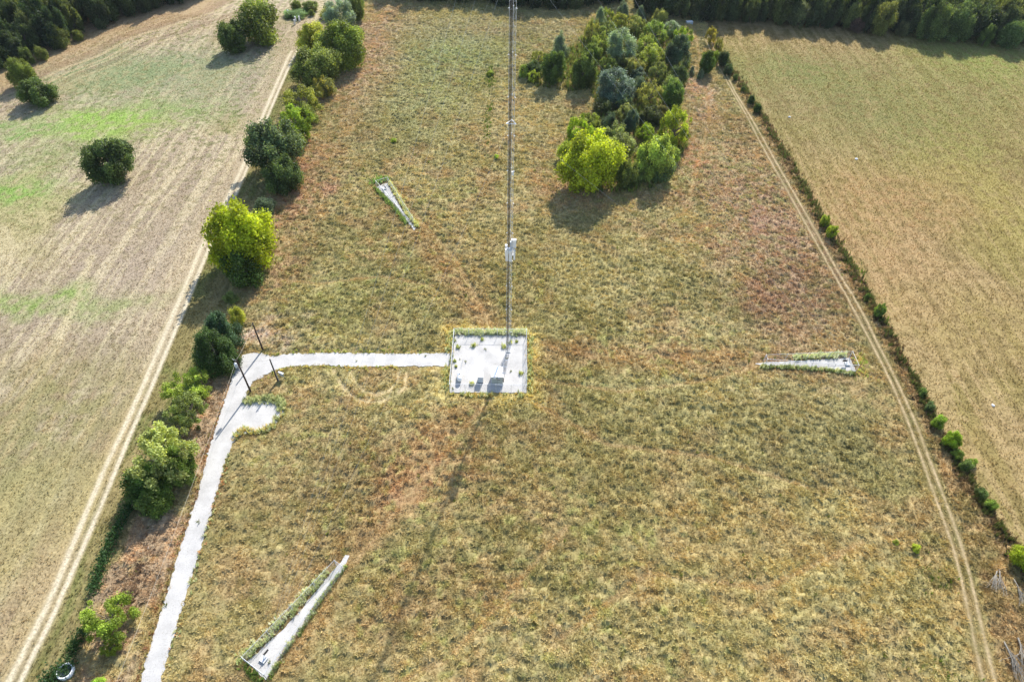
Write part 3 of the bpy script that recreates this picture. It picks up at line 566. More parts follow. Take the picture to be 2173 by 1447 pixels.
TREES = [
('oak',-106.2,149.8,6.2,11.2,DG,'oak_tree','dark green round oak standing alone in the pale mown west field','tree',None),
('oak',-147,190.8,5.2,7.2,DG,'oak_tree','dark low leaning oak at the west field edge with a long shadow beside it','tree',None),
('oak',-157.6,201.9,3.9,8.6,MG,'oak_tree','brighter green oak touching the wood edge behind the dark leaning oak','tree',None),
('oak',-98.9,230.1,5.1,9.8,DG,'oak_tree','dark green egg-shaped oak in front of a bigger bush in the far west field','tree',None),
('bush',-92.2,238.8,7.6,14,MG,'oak_tree','big loose green tree behind the egg-shaped oak in the far west field','tree',None),
('roundcedar',-65.5,249.4,5.6,10.8,BG,'cedar_tree','blue-green rounded cedar at the far end of the hedgerow','tree',HG),
('oak',-61.4,259.5,3.6,10,MG,'hedgerow_tree','green tree just beyond the blue-green cedar, farthest of the hedgerow','tree',HG),
('oak',-69.1,229.5,6.5,10,YG,'hedgerow_tree','wide olive-yellow tree overhanging the track end beside the biggest hedgerow tree','tree',HG),
('oak',-58.6,220.5,8.1,14.4,(.14,.18,.03),'hedgerow_tree','widest yellow-green tree of the hedgerow, below the blue-green cedar','tree',HG),
('oak',-64.9,207.4,7.6,11,(.15,.18,.04),'hedgerow_tree','feathery yellow-green tree right beside the west track','tree',HG),
('airy',-61.2,198.1,3.2,6.2,GOLD,'hedgerow_bush','yellowish bush at the foot of the feathery yellow-green tree','bush',HG),
('airy',-64.6,187.6,6.1,8,YG,'hedgerow_tree','spreading lime tree in the middle of the far hedgerow','tree',HG),
('airy',-63.7,174.5,5.3,8.6,(.18,.25,.03),'hedgerow_tree','yellow-green tree just behind the large blue-green oak','tree',HG),
('airy',-61.4,172,2.1,3.2,LIME,'hedgerow_bush','small bright lime bush at the right shoulder of the blue-green oak','bush',HG),
('oak',-64.7,156.1,7.4,13.4,(.085,.115,.052),'oak_tree','large round blue-green oak of the hedgerow beside the track','tree',HG),
('oak',-60.6,146.6,4.7,9.2,DG,'oak_tree','very dark oak tucked in front of the blue-green oak','tree',HG),
('bush',-62.9,136,2.8,4,(.07,.10,.045),'hedgerow_bush','low grey-green bush behind the brilliant lime tree','bush',HG),
('oak',-61.6,117.1,7.7,15.8,(.25,.29,.014),'hedgerow_tree','brilliant lime tree of the hedgerow nearest the west track','tree',HG),
('bush',-60.6,110.4,4.6,8.6,(.045,.075,.018),'hedgerow_bush','dark thicket at the foot of the brilliant lime tree','bush',HG),
('bush',-57.8,96.8,1.6,4.6,YG,'sapling','slim yellow-green sapling behind the dark cedars near the gravel bend','sapling',HG),
('cedar',-58.4,85.3,4.3,10.2,CED,'cedar_tree','dense dark green cedar beside the gravel bend, front of a pair','tree',HG),
('cedar',-58.7,91,4.0,9,(.045,.082,.04),'cedar_tree','bluish dark cedar behind the dense front cedar at the gravel bend','tree',HG),
('airy',-61.2,77.4,4.3,5.4,(.16,.20,.035),'hedgerow_tree','thin lime-leaved tree below the dark cedar pair','tree',HG),
('airy',-59,71.3,3.6,6.4,(.14,.17,.05),'hedgerow_tree','loose olive tree between the thin lime tree and the half-bare tree','tree',HG),
('airy',-58.4,60.6,5.6,10.4,(.16,.18,.055),'hedgerow_tree','large half-bare olive tree with grey limbs beside the gravel road','tree',HG),
('bush',-61.4,56.8,3.3,6.2,(.07,.12,.025),'hedgerow_bush','dark green bush at the left foot of the half-bare olive tree','bush',HG),
('bush',-58.3,54,2.8,4.7,(.09,.13,.03),'hedgerow_bush','mid green bush below the half-bare olive tree','bush',HG),
('oak',-56.4,59.2,3.0,7.6,(.11,.16,.03),'hedgerow_tree','leafy green tree at the right foot of the half-bare olive tree','tree',HG),
('airy',-57.5,34.5,3.6,5.8,(.15,.20,.03),'hedgerow_tree','bright green small tree near the bottom of the gravel road','tree',HG),
('airy',-56.4,31.2,1.4,2.3,LIME,'sapling','tiny bright sapling below the bright green small tree','sapling',HG),
('bush',-56.2,25.8,1.4,2.2,(.18,.26,.03),'hedgerow_bush','small green bush at the bottom edge right of the white ring','bush',HG),
('bush',-60.6,65.5,2.4,4.2,(.13,.165,.045),'hedgerow_bush','olive scrub between the loose olive tree and the half-bare tree','bush',HG),
('bush',-60.4,76,2.2,3.6,(.10,.14,.035),'hedgerow_bush','green scrub at the left foot of the thin lime tree','bush',HG),
('bush',-58.6,93.6,1.6,3.0,(.12,.15,.04),'hedgerow_bush','low scrub behind the bluish cedar by the gravel bend','bush',HG),
('bush',-61.6,103.6,1.6,2.4,(.11,.14,.04),'hedgerow_bush','low scrub in the gap between the brilliant lime tree and the cedars','bush',HG),
('bush',-60.8,199,3.4,5.4,(.16,.17,.05),'hedgerow_bush','dull yellow scrub right of the spreading lime tree','bush',HG),
('bush',24,165,3.0,5.0,(.15,.18,.04),'grove_bush','yellow-olive scrub between the biggest lime tree and the slim cedars','bush',GG),
('bush',32.6,153.6,2.4,4.2,(.12,.15,.04),'grove_bush','olive scrub between the round bush and the front right tree','bush',GG),
('bush',42.4,163.2,3.2,5.6,(.17,.22,.035),'grove_bush','yellow-green scrub below the tall lime tree on the right','bush',GG),
('bush',14.2,164,2.6,5.2,(.20,.24,.032),'grove_bush','lime scrub at the left shoulder of the biggest lime tree','bush',GG),
('bush',49.6,205,3.0,5.2,(.13,.165,.04),'grove_bush','green scrub on the right edge between two dark trees','bush',GG),
('bush',-62.4,166,3.0,5.4,(.15,.185,.04),'hedgerow_bush','yellow-green scrub on the right side behind the large blue-green oak','bush',HG),
('bush',-62.5,181.5,3.2,5.6,(.16,.19,.04),'hedgerow_bush','yellow-green scrub between the two spreading lime-coloured trees','bush',HG),
('bush',-64,239.5,4.0,6.6,(.15,.18,.04),'hedgerow_bush','yellow-green scrub in the gap below the far blue-green cedar','bush',HG),
('bush',-86.6,268.4,2.1,3.5,MG,'bush','left one of two dark bushes on the bare ground at the track end','bush',None),
('bush',-81,267.9,3.1,3.4,MG,'bush','right one of two dark bushes on the bare ground at the track end','bush',None),
('bush',-79.4,262.9,1.2,2.2,MG,'bush','smallest bush on the bare ground at the track end','bush',None),
('bush',-85.4,262.4,4.6,2.0,(.12,.18,.05),'bush','low pale green weed thicket behind the white debris','bush',None),
('bush',-72,262,4.2,3.4,YG,'bush','yellowish bush left of the far blue-green cedar','bush',None),
('bush',-160.2,231,3.4,7.2,(.085,.105,.03),'bush','olive bush standing out from the north-west wood','bush',None),
('bush',-157,236.9,1.8,3.4,(.12,.14,.04),'bush','small pale bush casting a shadow just off the north-west wood','bush',None),
('bush',-161.7,220.7,2.1,4.4,(.10,.12,.035),'bush','small olive bush at the wood edge above the dark leaning oak','bush',None),
('bush',-164.6,217.2,2.2,5.3,(.08,.11,.03),'bush','mid green bush at the wood edge close to the dark leaning oak','bush',None),
('cedar',14.7,229.8,3,8.8,BG,'cedar_tree','pointed blue-green cedar standing highest on the left side of the grove','tree',GG),
('oak',11.9,210.4,4,10.4,(.055,.085,.022),'grove_tree','dark green tree at the left end of the grove with its shadow below','tree',GG),
('airy',7.2,223.8,2.8,4.7,YG,'grove_tree','yellow-green tree behind the dark tree at the grove left end','tree',GG),
('bush',5.5,214.8,2.7,5.4,DG,'grove_bush','dark bush left of the dark tree at the grove left end','bush',GG),
('airy',5.2,210.6,2.2,4,LIME,'grove_bush','bright yellow-lime bush low at the far left of the grove','bush',GG),
('bush',2.3,214.4,1.7,4.2,(.14,.19,.04),'grove_bush','leftmost pale green bush of the grove','bush',GG),
('oak',21.6,208.2,4,11.2,(.065,.09,.026),'grove_tree','tall green tree with a gap on its left on the grove west side','tree',GG),
('oak',25.8,226.9,3.4,6.3,(.10,.135,.025),'grove_tree','green tree behind the tall green tree on the grove west side','tree',GG),
('cedar',30.6,256.1,2.7,7.6,BG,'cedar_tree','grey cedar at the far left corner of the grove','tree',GG),
('airy',34,262,2.4,5.4,LIME,'grove_tree','small lime tree at the far tip of the grove','tree',GG),
('airy',26.7,243.3,2.8,8,OL,'grove_tree','olive tree along the far left edge of the grove','tree',GG),
('cedar',40,264.6,2.8,7,BG,'cedar_tree','pointed cedar at the far end of the grove, the taller of two','tree',GG),
('cedar',46.8,264.3,2.2,5.4,BG,'cedar_tree','pointed cedar at the far end of the grove, the smaller of two','tree',GG),
('airy',38,255.6,3.4,5.8,YG,'grove_tree','yellow-green tree in front of the taller pointed cedar','tree',GG),
('airy',43.8,250.7,3.7,6.5,(.13,.145,.04),'grove_tree','olive tree in front of the smaller pointed cedar','tree',GG),
('oak',53.2,258.9,2.8,6,OL,'grove_tree','dull olive tree at the far right corner of the grove','tree',GG),
('airy',50,244.6,4.7,7.2,(.14,.19,.035),'grove_tree','broad green tree on the far right side of the grove','tree',GG),
('roundcedar',35.3,227,5.4,11,BG,'cedar_tree','big grey-green dome cedar in the upper middle of the grove','tree',GG),
('airy',29.3,234.8,4.1,6.8,(.14,.17,.04),'grove_tree','yellow-olive tree left of the upper dome cedar','tree',GG),
('roundcedar',54.2,222.7,4.2,10.9,(.042,.066,.032),'cedar_tree','very dark cedar on the right edge of the grove','tree',GG),
('airy',58.3,236.9,3.7,8.4,(.22,.30,.035),'grove_tree','lime tree behind the very dark cedar','tree',GG),
('roundcedar',57,249.6,3.3,5.5,BG,'cedar_tree','grey rounded cedar at the far right of the grove by the wood','tree',GG),
('airy',46,224.3,5.3,7,(.16,.19,.035),'grove_tree','wide yellow-olive tree between the dome cedar and the very dark cedar','tree',GG),
('airy',39.3,216.4,3.2,6.4,OL,'grove_tree','brownish olive tree just below the upper dome cedar','tree',GG),
('roundcedar',30.5,198.3,6.2,10,(.07,.10,.066),'cedar_tree','broadest grey-green cedar in the middle of the grove','tree',GG),
('roundcedar',38.6,203,2.7,6.2,(.075,.105,.065),'cedar_tree','slim grey cedar pressed to the right of the broadest cedar','tree',GG),
('roundcedar',40,212.8,2.6,4.6,(.065,.095,.06),'cedar_tree','small grey cedar above the slim grey cedar in the grove','tree',GG),
('airy',41.4,196.3,4.2,7.5,OL,'grove_tree','olive tree right of the broadest cedar','tree',GG),
('oak',48.4,196.5,3.6,8.2,(.075,.115,.025),'grove_tree','dark green tree on the right edge below the very dark cedar','tree',GG),
('bush',52.7,209.8,3.1,6.5,(.05,.075,.025),'grove_bush','dark bush at the foot of the very dark cedar','bush',GG),
('bush',27,191.9,3.5,4.3,(.08,.095,.03),'grove_bush','dark olive bush at the foot of the broadest cedar','bush',GG),
('roundcedar',27.1,177.6,2.3,7.2,(.055,.08,.05),'cedar_tree','left one of two slim upright cedars in the lower grove','tree',GG),
('roundcedar',34,179.5,2.3,6.9,(.055,.085,.052),'cedar_tree','right one of two slim upright cedars in the lower grove','tree',GG),
('airy',22,180.5,3.7,5.2,(.20,.24,.035),'grove_tree','yellow tree at the left edge above the big lime tree','tree',GG),
('airy',33.3,187,3.4,4.8,(.13,.145,.045),'grove_tree','olive tree behind the two slim upright cedars','tree',GG),
('oak',40,183.8,3.4,5.8,(.045,.055,.022),'grove_tree','very dark tree right of the two slim cedars','tree',GG),
('oak',43.8,186,2.7,5.1,(.12,.115,.04),'grove_tree','brownish olive tree beside the lime tree on the grove right side','tree',GG),
('airy',45.6,173.2,4.5,11,(.23,.28,.028),'grove_tree','tall lime tree bulging from the right side of the grove','tree',GG),
('oak',19.4,150.8,7.7,14.6,(.23,.265,.018),'grove_tree','biggest brilliant lime tree at the front left of the grove','tree',GG),
('airy',18.1,171.9,3.9,8.5,(.22,.30,.03),'grove_tree','lime tree directly behind the biggest lime tree','tree',GG),
('oak',29.5,151.1,2.9,7.4,(.085,.105,.025),'grove_bush','round olive-green bush at the right foot of the biggest lime tree','bush',GG),
('oak',37.1,156.1,4.9,11.8,(.16,.20,.04),'grove_tree','yellow-olive tree at the front right of the grove','tree',GG),
('bush',39.7,154.4,3.1,7,(.075,.105,.045),'grove_bush','grey-green bush in front of the front right yellow-olive tree','bush',GG),
('airy',29,164.4,4.9,7.5,(.13,.15,.05),'grove_tree','loose olive tree behind the round bush in the front of the grove','tree',GG),
('airy',37.8,174.4,3,5.3,(.22,.29,.03),'grove_tree','small lime tree behind the front right yellow-olive tree','tree',GG),
('airy',36.4,221.8,4.1,5.4,(.10,.115,.04),'grove_bush','brown-olive scrub at the foot of the upper dome cedar','bush',GG),
('airy',30.5,217.7,3.1,6,(.09,.12,.03),'grove_bush','green scrub left of the foot of the upper dome cedar','bush',GG),
('airy',46.6,212.3,3.4,6.8,(.11,.13,.04),'grove_tree','olive scrub tree left of the very dark cedar foot','tree',GG),
('airy',32.7,193.9,4.3,5.2,(.085,.11,.035),'grove_bush','dull green scrub just below the broadest cedar','bush',GG),
('airy',27.5,172.9,4.4,6.7,(.13,.155,.05),'grove_tree','grey-olive tree between the left slim cedar and the biggest lime tree','tree',GG),
('airy',45.5,235,4.0,6.2,(.15,.18,.04),'grove_tree','yellow-green tree in the upper right of the grove','tree',GG),
('airy',33,246,4.0,6.2,(.12,.15,.04),'grove_tree','olive-green tree behind the upper dome cedar','tree',GG),
('airy',20.6,216,2.2,4.0,(.10,.09,.05),'grove_bush','brownish thin bush in the gap at the grove left end','bush',GG),
('airy',70.5,245.1,2,5.5,GOLD,'fence_row_tree','golden-yellow small tree at the far end of the east track','tree',FG),
('airy',71.8,237.8,1.8,4.6,(.17,.17,.05),'fence_row_tree','dull yellow small tree just below the golden one','tree',FG),
('oak',63.9,219.5,2.6,7.6,(.06,.10,.022),'fence_row_tree','dark green tree on the left side of the east track','tree',FG),
('bush',68.9,228.8,1.5,4.2,(.16,.21,.03),'fence_row_bush','lime bush overhanging the east track','bush',FG),
('bush',71,225.8,2.1,5.8,(.045,.07,.025),'fence_row_bush','dark upright bush right of the east track at its far end','bush',FG),
('bush',71.6,219.8,1.7,3.8,(.05,.08,.025),'fence_row_bush','dark low bush below the dark upright bush','bush',FG),
('cedar',61.6,215.8,1.3,3.2,(.14,.18,.13),'cedar_tree','little pale silvery cedar below the dark tree by the east track','tree',FG),
('cedar',59.1,218.8,1.1,2.9,(.14,.17,.13),'cedar_tree','little pale silvery cedar left of the other, beside the grove','tree',FG),
('bush',73,214.8,.8,2.5,DG,'fence_row_bush','narrow dark bush, next in the fence row below the low dark one','bush',FG),
('bush',73.8,207,.8,2.0,DG,'fence_row_bush','tiny dark bush halfway between the narrow bush and the round pair','bush',FG),
('bush',74.4,198.6,1.1,3.2,(.05,.085,.025),'fence_row_bush','upper one of a dark round pair on the fence row','bush',FG),
('bush',75,193.2,1.2,3.2,(.05,.09,.025),'fence_row_bush','lower one of a dark round pair on the fence row','bush',FG),
('oak',78,135.4,1.25,3,LIME,'fence_row_bush','upper one of two bright lime bushes on the fence row','bush',FG),
('oak',78.2,130.7,1.43,3.3,LIME,'fence_row_bush','lower one of two bright lime bushes on the fence row','bush',FG),
('bush',79.3,108.4,.6,1.9,(.08,.13,.025),'fence_row_bush','tiny upright green bush on the fence row above the leaning sapling','bush',FG),
('oak',79.8,103.1,1.1,3.4,(.13,.19,.045),'sapling','pale green sapling with a bare stem on the fence row','sapling',FG),
('bush',80.2,81,.8,2.2,(.10,.15,.04),'fence_row_bush','topmost green bush of the lower fence row','bush',FG),
('bush',80.3,77.6,.95,2.2,(.09,.13,.045),'fence_row_bush','second bush of the lower fence row, grey-green','bush',FG),
('bush',80.2,73.7,1.2,2.8,(.15,.22,.03),'fence_row_bush','leafy green bush above the big lime one on the lower fence row','bush',FG),
('oak',80.6,69.4,1.45,3.6,(.20,.29,.03),'fence_row_bush','big lime bush in the middle of the lower fence row','bush',FG),
('bush',80.7,66.7,1.1,2.2,(.12,.17,.03),'fence_row_bush','green bush right under the big lime bush of the fence row','bush',FG),
('bush',81.2,64.6,1.1,2.1,(.10,.14,.035),'fence_row_bush','dark-footed bush three below the leafy green bush of the fence row','bush',FG),
('bush',83,65.4,.8,1.5,(.17,.24,.04),'fence_row_bush','small pale bush sticking out into the east field','bush',FG),
('bush',81.4,59,1,1.9,(.09,.13,.03),'fence_row_bush','upper one of the last two bushes on the lower fence row','bush',FG),
('bush',81.9,56.8,1.15,2.1,(.14,.20,.03),'fence_row_bush','lower one of the last two bushes on the lower fence row','bush',FG),
('oak',82.2,46.8,2.2,3.5,(.23,.28,.02),'fence_row_bush','brilliant lime bush at the right edge above the dead branches','bush',FG),
('bush',66,48.8,.72,1.3,(.26,.30,.04),'bush','round yellow-lime bush alone in the tall grass at the lower right','bush',None),
('bush',63.2,49.8,.5,.9,(.22,.26,.05),'bush','smaller yellowish bush left of the round yellow-lime bush','bush',None),
('bush',-9,214.5,1.3,1.8,LIME,'bush','bright lime sapling clump in the tall grass left of the tower','bush',None),
('bush',-35.4,171.2,.9,1.4,LIME,'bush','small lime shrub in the tall grass beyond the far guy anchor','bush',None),
('bush',-5.4,163.8,.75,1.2,(.24,.30,.03),'bush','tiny lime shrub just left of the tower half way up','bush',None),
('oak',135.8,255.6,4.6,11.4,(.12,.13,.04),'wood_edge_tree','pale olive tree standing out from the dark north-east wood','tree',None),
('oak',153.1,251.8,5.1,13,(.08,.11,.04),'wood_edge_tree','left one of two big soft green trees before the north-east wood','tree',None),
('oak',162.3,251.5,5.2,13.2,(.085,.12,.04),'wood_edge_tree','right one of two big soft green trees before the north-east wood','tree',None),
('roundcedar',171.2,247,2.6,7.4,DG,'wood_edge_tree','dark upright tree right of the two big soft green trees','tree',None),
('oak',179,245.9,4,9.4,(.085,.13,.04),'wood_edge_tree','green tree at the top right corner before the wood','tree',None),
('bush',128,257.5,2.6,5.2,(.085,.06,.045),'bush','reddish-brown bush at the foot of the north-east wood','bush',None),
('bush',144,254.5,2.4,5.2,(.09,.10,.04),'bush','dull olive bush between the pale olive tree and the two soft green trees','bush',None),
]
for t in TREES: tree(*t)
# the woods: rows of separate trees behind each field edge
def forest(edge, rows, gap, depth, group, label, h0=9.5, h1=14, clip=None):
    P = np.array(edge, float); s = np.concatenate([[0], np.cumsum(np.hypot(*np.diff(P, axis=0).T))])
    for r in range(rows):
        t = random.uniform(0, gap)
        while t < s[-1]:
            x = np.interp(t, s, P[:, 0]); y = np.interp(t, s, P[:, 1]); dx = np.interp(t + 1, s, P[:, 0]) - np.interp(t - 1, s, P[:, 0]); dy = np.interp(t + 1, s, P[:, 1]) - np.interp(t - 1, s, P[:, 1])
            L = math.hypot(dx, dy); o = 3.2 + r * depth + random.gauss(0, 1.0)
            x += -dy / L * o; y += dx / L * o
            a = random.uniform(2.8, 4.4); h = random.uniform(h0, h1) * (.8 if r == 0 and random.random() < .4 else 1)
            if clip is None or clip(x, y):
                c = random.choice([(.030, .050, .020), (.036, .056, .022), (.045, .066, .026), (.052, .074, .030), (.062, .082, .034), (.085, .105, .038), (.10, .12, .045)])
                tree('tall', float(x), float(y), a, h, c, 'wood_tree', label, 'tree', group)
            t += gap * random.uniform(.75, 1.25)
vis = lambda x, y: abs(x) < (y * math.cos(PITCH) + 66) * .82 + 2
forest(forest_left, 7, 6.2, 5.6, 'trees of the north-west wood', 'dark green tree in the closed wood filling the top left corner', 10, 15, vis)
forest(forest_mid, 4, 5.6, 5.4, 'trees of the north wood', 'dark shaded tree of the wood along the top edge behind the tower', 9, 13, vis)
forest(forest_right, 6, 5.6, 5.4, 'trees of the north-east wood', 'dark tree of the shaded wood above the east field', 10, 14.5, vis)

# vine-covered hedge along the old west fence
def hedge_mesh(pts, w, h, n, rgb, name, label):
    x, y = along(pts, n, w * .45, rng); N = len(x); z = rng.uniform(.05, 1, N) ** .8 * h
    c = np.stack([x, y, z], 1); d = rng.normal(size=(N, 3)); d[:, 2] = np.abs(d[:, 2]) + .3; d /= np.linalg.norm(d, axis=1)[:, None]
    t = np.cross(d, rng.normal(size=(N, 3))); t /= np.linalg.norm(t, axis=1)[:, None]; b = np.cross(d, t); s = rng.uniform(.1, .24, N)[:, None]
    V = np.stack([c - t * s, c + b * s * .6, c + t * s, c - b * s * .6], 1).reshape(-1, 3)
    o = link(name, mesh_np(name, V, np.arange(len(V)).reshape(-1, 4), M_leaf, None, np.repeat(rng.uniform(.7, 1.35, N), 4)))
    o.color = (*rgb, 1); return tag(o, label, 'hedge')
hedge_mesh([(-62.6, 57), (-63.3, 53.3), (-63.5, 49.9), (-63.6, 46.6), (-63.4, 43.5), (-62.8, 39.2)], 1.1, 1.5, 150, (.05, .11, .03), 'vine_hedge', 'narrow dark green vine hedge running down beside the west track')
hedge_mesh([(-61.2, 34), (-62.1, 32.2), (-61.9, 30.2)], 1.1, 1.4, 150, (.05, .10, .025), 'vine_hedge', 'short dark vine clump between the bright small tree and the white ring')
hedge_mesh([(-61.2, 28.8), (-63.0, 28.2), (-63.8, 26.6), (-63, 24.5), (-61.6, 25.4)], 1.5, 1.1, 190, (.055, .11, .035), 'vine_hedge', 'dark green vines wrapped around the white ring')

# ------------------------------------------------------------------ lattice tower
TX, TY = TOWER; TOP = 96.0
tw = thing('lattice_tower', 'slender guyed steel lattice tower rising out of the gravel yard', 'tower', (TX, TY, 0))
FR = .53                                            # leg circle: 0.92 m faces
legs = [(FR * math.cos(R(a)), FR * math.sin(R(a))) for a in (205, 325, 85)]
for lx, ly in legs: MB().tube([(lx * .3, ly * .3, 0), (lx, ly, 1.6), (lx, ly, TOP)], .032, 6).build('leg', M_steel, tw)
br = MB(); z = 1.6; kx = 0
while z < TOP - 1.1:
    for i in range(3):
        a, b = legs[i], legs[(i + 1) % 3]
        br.tube([(*a, z), (*b, z)], .014, 4, False)
        if kx % 2: a, b = b, a
        br.tube([(*a, z), (*b, z + 1.07)], .012, 4, False)
    z += 1.07; kx += 1
br.build('bracing', M_steel, tw)
for k in range(4):
    MB().tube([(-.36 + k * .1, -.38, .6), (-.36 + k * .1, -.38, TOP - 4)], .034, 5).build('feed_line', M_dark, tw)
z = 6.1
while z < TOP:
    for lx, ly in legs:
        MB().lathe([(0, -.05), (.07, -.05), (.07, .05), (0, .05)], (lx, ly, z), 8).box((lx * 1.2, ly * 1.2, z), (.16, .07, .05), math.atan2(ly, lx)).build('collar', M_white, tw)
    z += 6.1
# star mount with panel antennas and a dish near a third of the height, seen as white boxes
for (px, py, pz, sx, sy, sz) in ((.68, .1, 28.0, .85, .5, 1.7), (.12, -.70, 25.9, .5, .4, 2.4), (-.5, -.60, 25.9, .5, .4, 2.4), (.82, -.35, 25.8, .34, .2, 2.2), (-.6, .75, 25.9, .5, .4, 2.4), (.4, .85, 25.9, .5, .4, 2.4)):
    a = MB().box((px, py, pz), (sx, sy, sz)); a.box((px * .7, py * .7, pz), (.08, .5, .08)); a.build('panel_antenna', M_white, tw)
MB().tube([(-.9, -.3, 27), (1.0, -.3, 27)], .04, 6).tube([(-.9, -.3, 26.4), (1.0, -.3, 26.4)], .04, 6).build('antenna_mount', M_steel, tw)
MB().box((-.15, -.55, 26.9), (.8, .45, 1.1)).build('mast_box', M_grey, tw)  # filler box added to deepen the antenna cluster's shadow on the ground
MB().box((.35, .55, 27.2), (.7, .4, 1.6)).build('mast_box', M_grey, tw)  # second added box, behind the panels, thickens that same shadow
for zz in (42.3,):
    a = MB().box((.3, -.35, zz), (.35, .2, .7)); a.build('mast_box', M_white, tw)
MB().box((0, 0, .1), (.9, .9, .26)).build('tower_base', M_conc, tw)
levels = [50.8, 73.0, 81.5, 89.0]
mt = MB()
for i in range(3):
    a = Vector((*legs[i], 50.8)) * 1; mt.tube([(legs[i][0] * 1.6, legs[i][1] * 1.6, 50.8), (legs[(i + 1) % 3][0] * 1.6, legs[(i + 1) % 3][1] * 1.6, 50.8)], .06, 5)
mt.build('guy_ring', M_steel, tw)
where = {'A': 'far left', 'B': 'right', 'C': 'near left'}
hgt = ['lowest', 'second lowest', 'third', 'topmost']
for k, (ax, ay) in anchor_pt.items():
    for j, zl in enumerate(levels):
        p0 = Vector((TX, TY, zl)); d = Vector((ax - TX, ay - TY, 0)).normalized(); p0 += d * .55
        p1 = Vector((ax, ay, 1.0)) - d * (.45 * (3 - j))
        pts = []
        for q in range(15):
            t = q / 14; p = p0.lerp(p1, t); p.z -= 4 * 1.6 * t * (1 - t); pts.append(p)
        w = MB().tube(pts, .008, 4, False).build('guy_wire', M_steel)
        tag(w, f'{hgt[j]} thin steel guy wire from the tower to the {where[k]} anchor strip', 'wire', 'guy wires of the tower')
    an = thing('guy_anchor', f'steel guy anchor post at the wide end of the {where[k]} gravel strip', 'anchor', (ax, ay, 0), 'guy anchors')
    d = Vector((TX - ax, TY - ay, 0)).normalized()
    MB().box((0, 0, .15), (.9, .9, .36), math.atan2(d.y, d.x)).build('anchor_block', M_conc, an)
    MB().tube([(0, 0, .2), (d.x * .45, d.y * .45, 1.0)], .07, 8).build('anchor_rod', M_steel, an)
    MB().box((d.x * .75, d.y * .75, 1.05), (.9, .08, .5), math.atan2(d.y, d.x)).build('fan_plate', M_dark, an)

# ------------------------------------------------------------------ chain link fences
def chain_fence(ring, h, label, post_gap=3.0, gate=None, closed=True, wire=.2):
    f = thing('chain_link_fence', label, 'fence', (ring[0][0], ring[0][1], 0), 'chain link fences')
    o = Vector((ring[0][0], ring[0][1], 0)); n = len(ring)
    for i in range(n if closed else n - 1):
        a = Vector((*ring[i], 0)) - o; b = Vector((*ring[(i + 1) % n], 0)) - o; L = (b - a).length; d = (b - a) / L
        k = max(1, round(L / post_gap))
        for q in range(k):
            p = a + d * (L * q / k); MB().tube([p + Vector((0, 0, -.1)), p + Vector((0, 0, h + .06))], .042 if q else .06, 6).build('post', M_steel, f)
        MB().tube([a + Vector((0, 0, h)), b + Vector((0, 0, h))], .03, 5, False).build('top_rail', M_steel, f)
        m = MB(); t = -h
        while t < L:
            for sg in (1, -1):
                s0, s1 = max(t, 0), min(t + h, L)
                if s1 > s0:
                    z0, z1 = (s0 - t), (s1 - t)
                    if sg < 0: z0, z1 = h - z0, h - z1
                    m.tube([a + d * s0 + Vector((0, 0, z0)), a + d * s1 + Vector((0, 0, z1))], .0045, 3, False)
            t += wire
        m.build('wire_mesh', M_wire, f)
    return f
yard = chain_fence([(-11.9, 79.7), (3.0, 79.9), (3.0, 94.8), (-12.1, 94.6)], 2.2, 'square chain link fence around the gravel yard at the tower foot')
g0 = Vector((-.1, 6.6, 0)); 
gt = MB()
for zz in (.15, 1.1, 2.1): gt.tube([(-.12, 6.4, zz), (-.14, 10.0, zz)], .03, 5)
for yy in (6.4, 8.2, 10.0): gt.tube([(-.13, yy, .1), (-.13, yy, 2.15)], .035, 6)
gt.build('gate', M_steel, yard)
chain_fence([(-37.2, 29.9), (-33.5, 27.7), (-25.7, 43.4), (-27.0, 44.3)], 1.9, 'narrow wedge shaped chain link fence around the near left gravel strip', 4.2)
chain_fence([(69.5, 86.8), (69.5, 90.6), (51.5, 89.2), (51.5, 88.0)], 1.9, 'narrow wedge shaped chain link fence around the right gravel strip', 4.2)
chain_fence([(-34.0, 150.3), (-36.9, 148.6), (-26.2, 132.3), (-25.2, 132.9)], 1.9, 'narrow wedge shaped chain link fence around the far left gravel strip', 4.2)

# ------------------------------------------------------------------ equipment in the yard
sh = thing('equipment_shelter', 'grey-green metal equipment shelter with white roof in the gravel yard', 'shelter', (-2.75, 82.9, 0), None, R(0.5))
MB().box((0, 0, 1.22), (2.2, 2.5, 2.2)).build('body', M_panel, sh)
MB().box((0, 0, .06), (2.4, 2.7, .14)).build('slab', M_conc, sh)
rf = MB(); rf.v = [(-1.18, -1.36, 2.322), (1.18, -1.36, 2.322), (1.18, 1.36, 2.322), (-1.18, 1.36, 2.322), (0, -1.36, 2.47), (0, 1.36, 2.47)]
rf.f = [[3, 2, 1, 0], [0, 1, 4], [2, 3, 5], [1, 2, 5, 4], [3, 0, 4, 5]]; rf.build('roof', M_white, sh)
dr = MB().box((0.0, -1.262, 1.1), (.04, .02, 1.9)).build('door_seam', M_hole, sh)
MB().box((-.5, -1.275, 1.95), (.5, .05, .4)).build('sign_panel', M_white, sh)
ac = MB().box((.32, -1.30, 1.72), (.46, .1, .36)).build('vent', M_hole, sh); MB().box((.32, -1.36, 1.97), (.5, .22, .12)).build('vent_hood', M_white, ac)
MB().box((1.2, -1.0, 1.0), (.2, .4, .7)).build('meter_box', M_dark, sh); MB().box((1.16, -.9, 2.0), (.1, .6, .2)).build('cable_entry', M_dark, sh)
cb = thing('equipment_cabinet', 'tall pale grey equipment cabinet left of the shelter in the yard', 'cabinet', (-6.05, 82.5, 0))
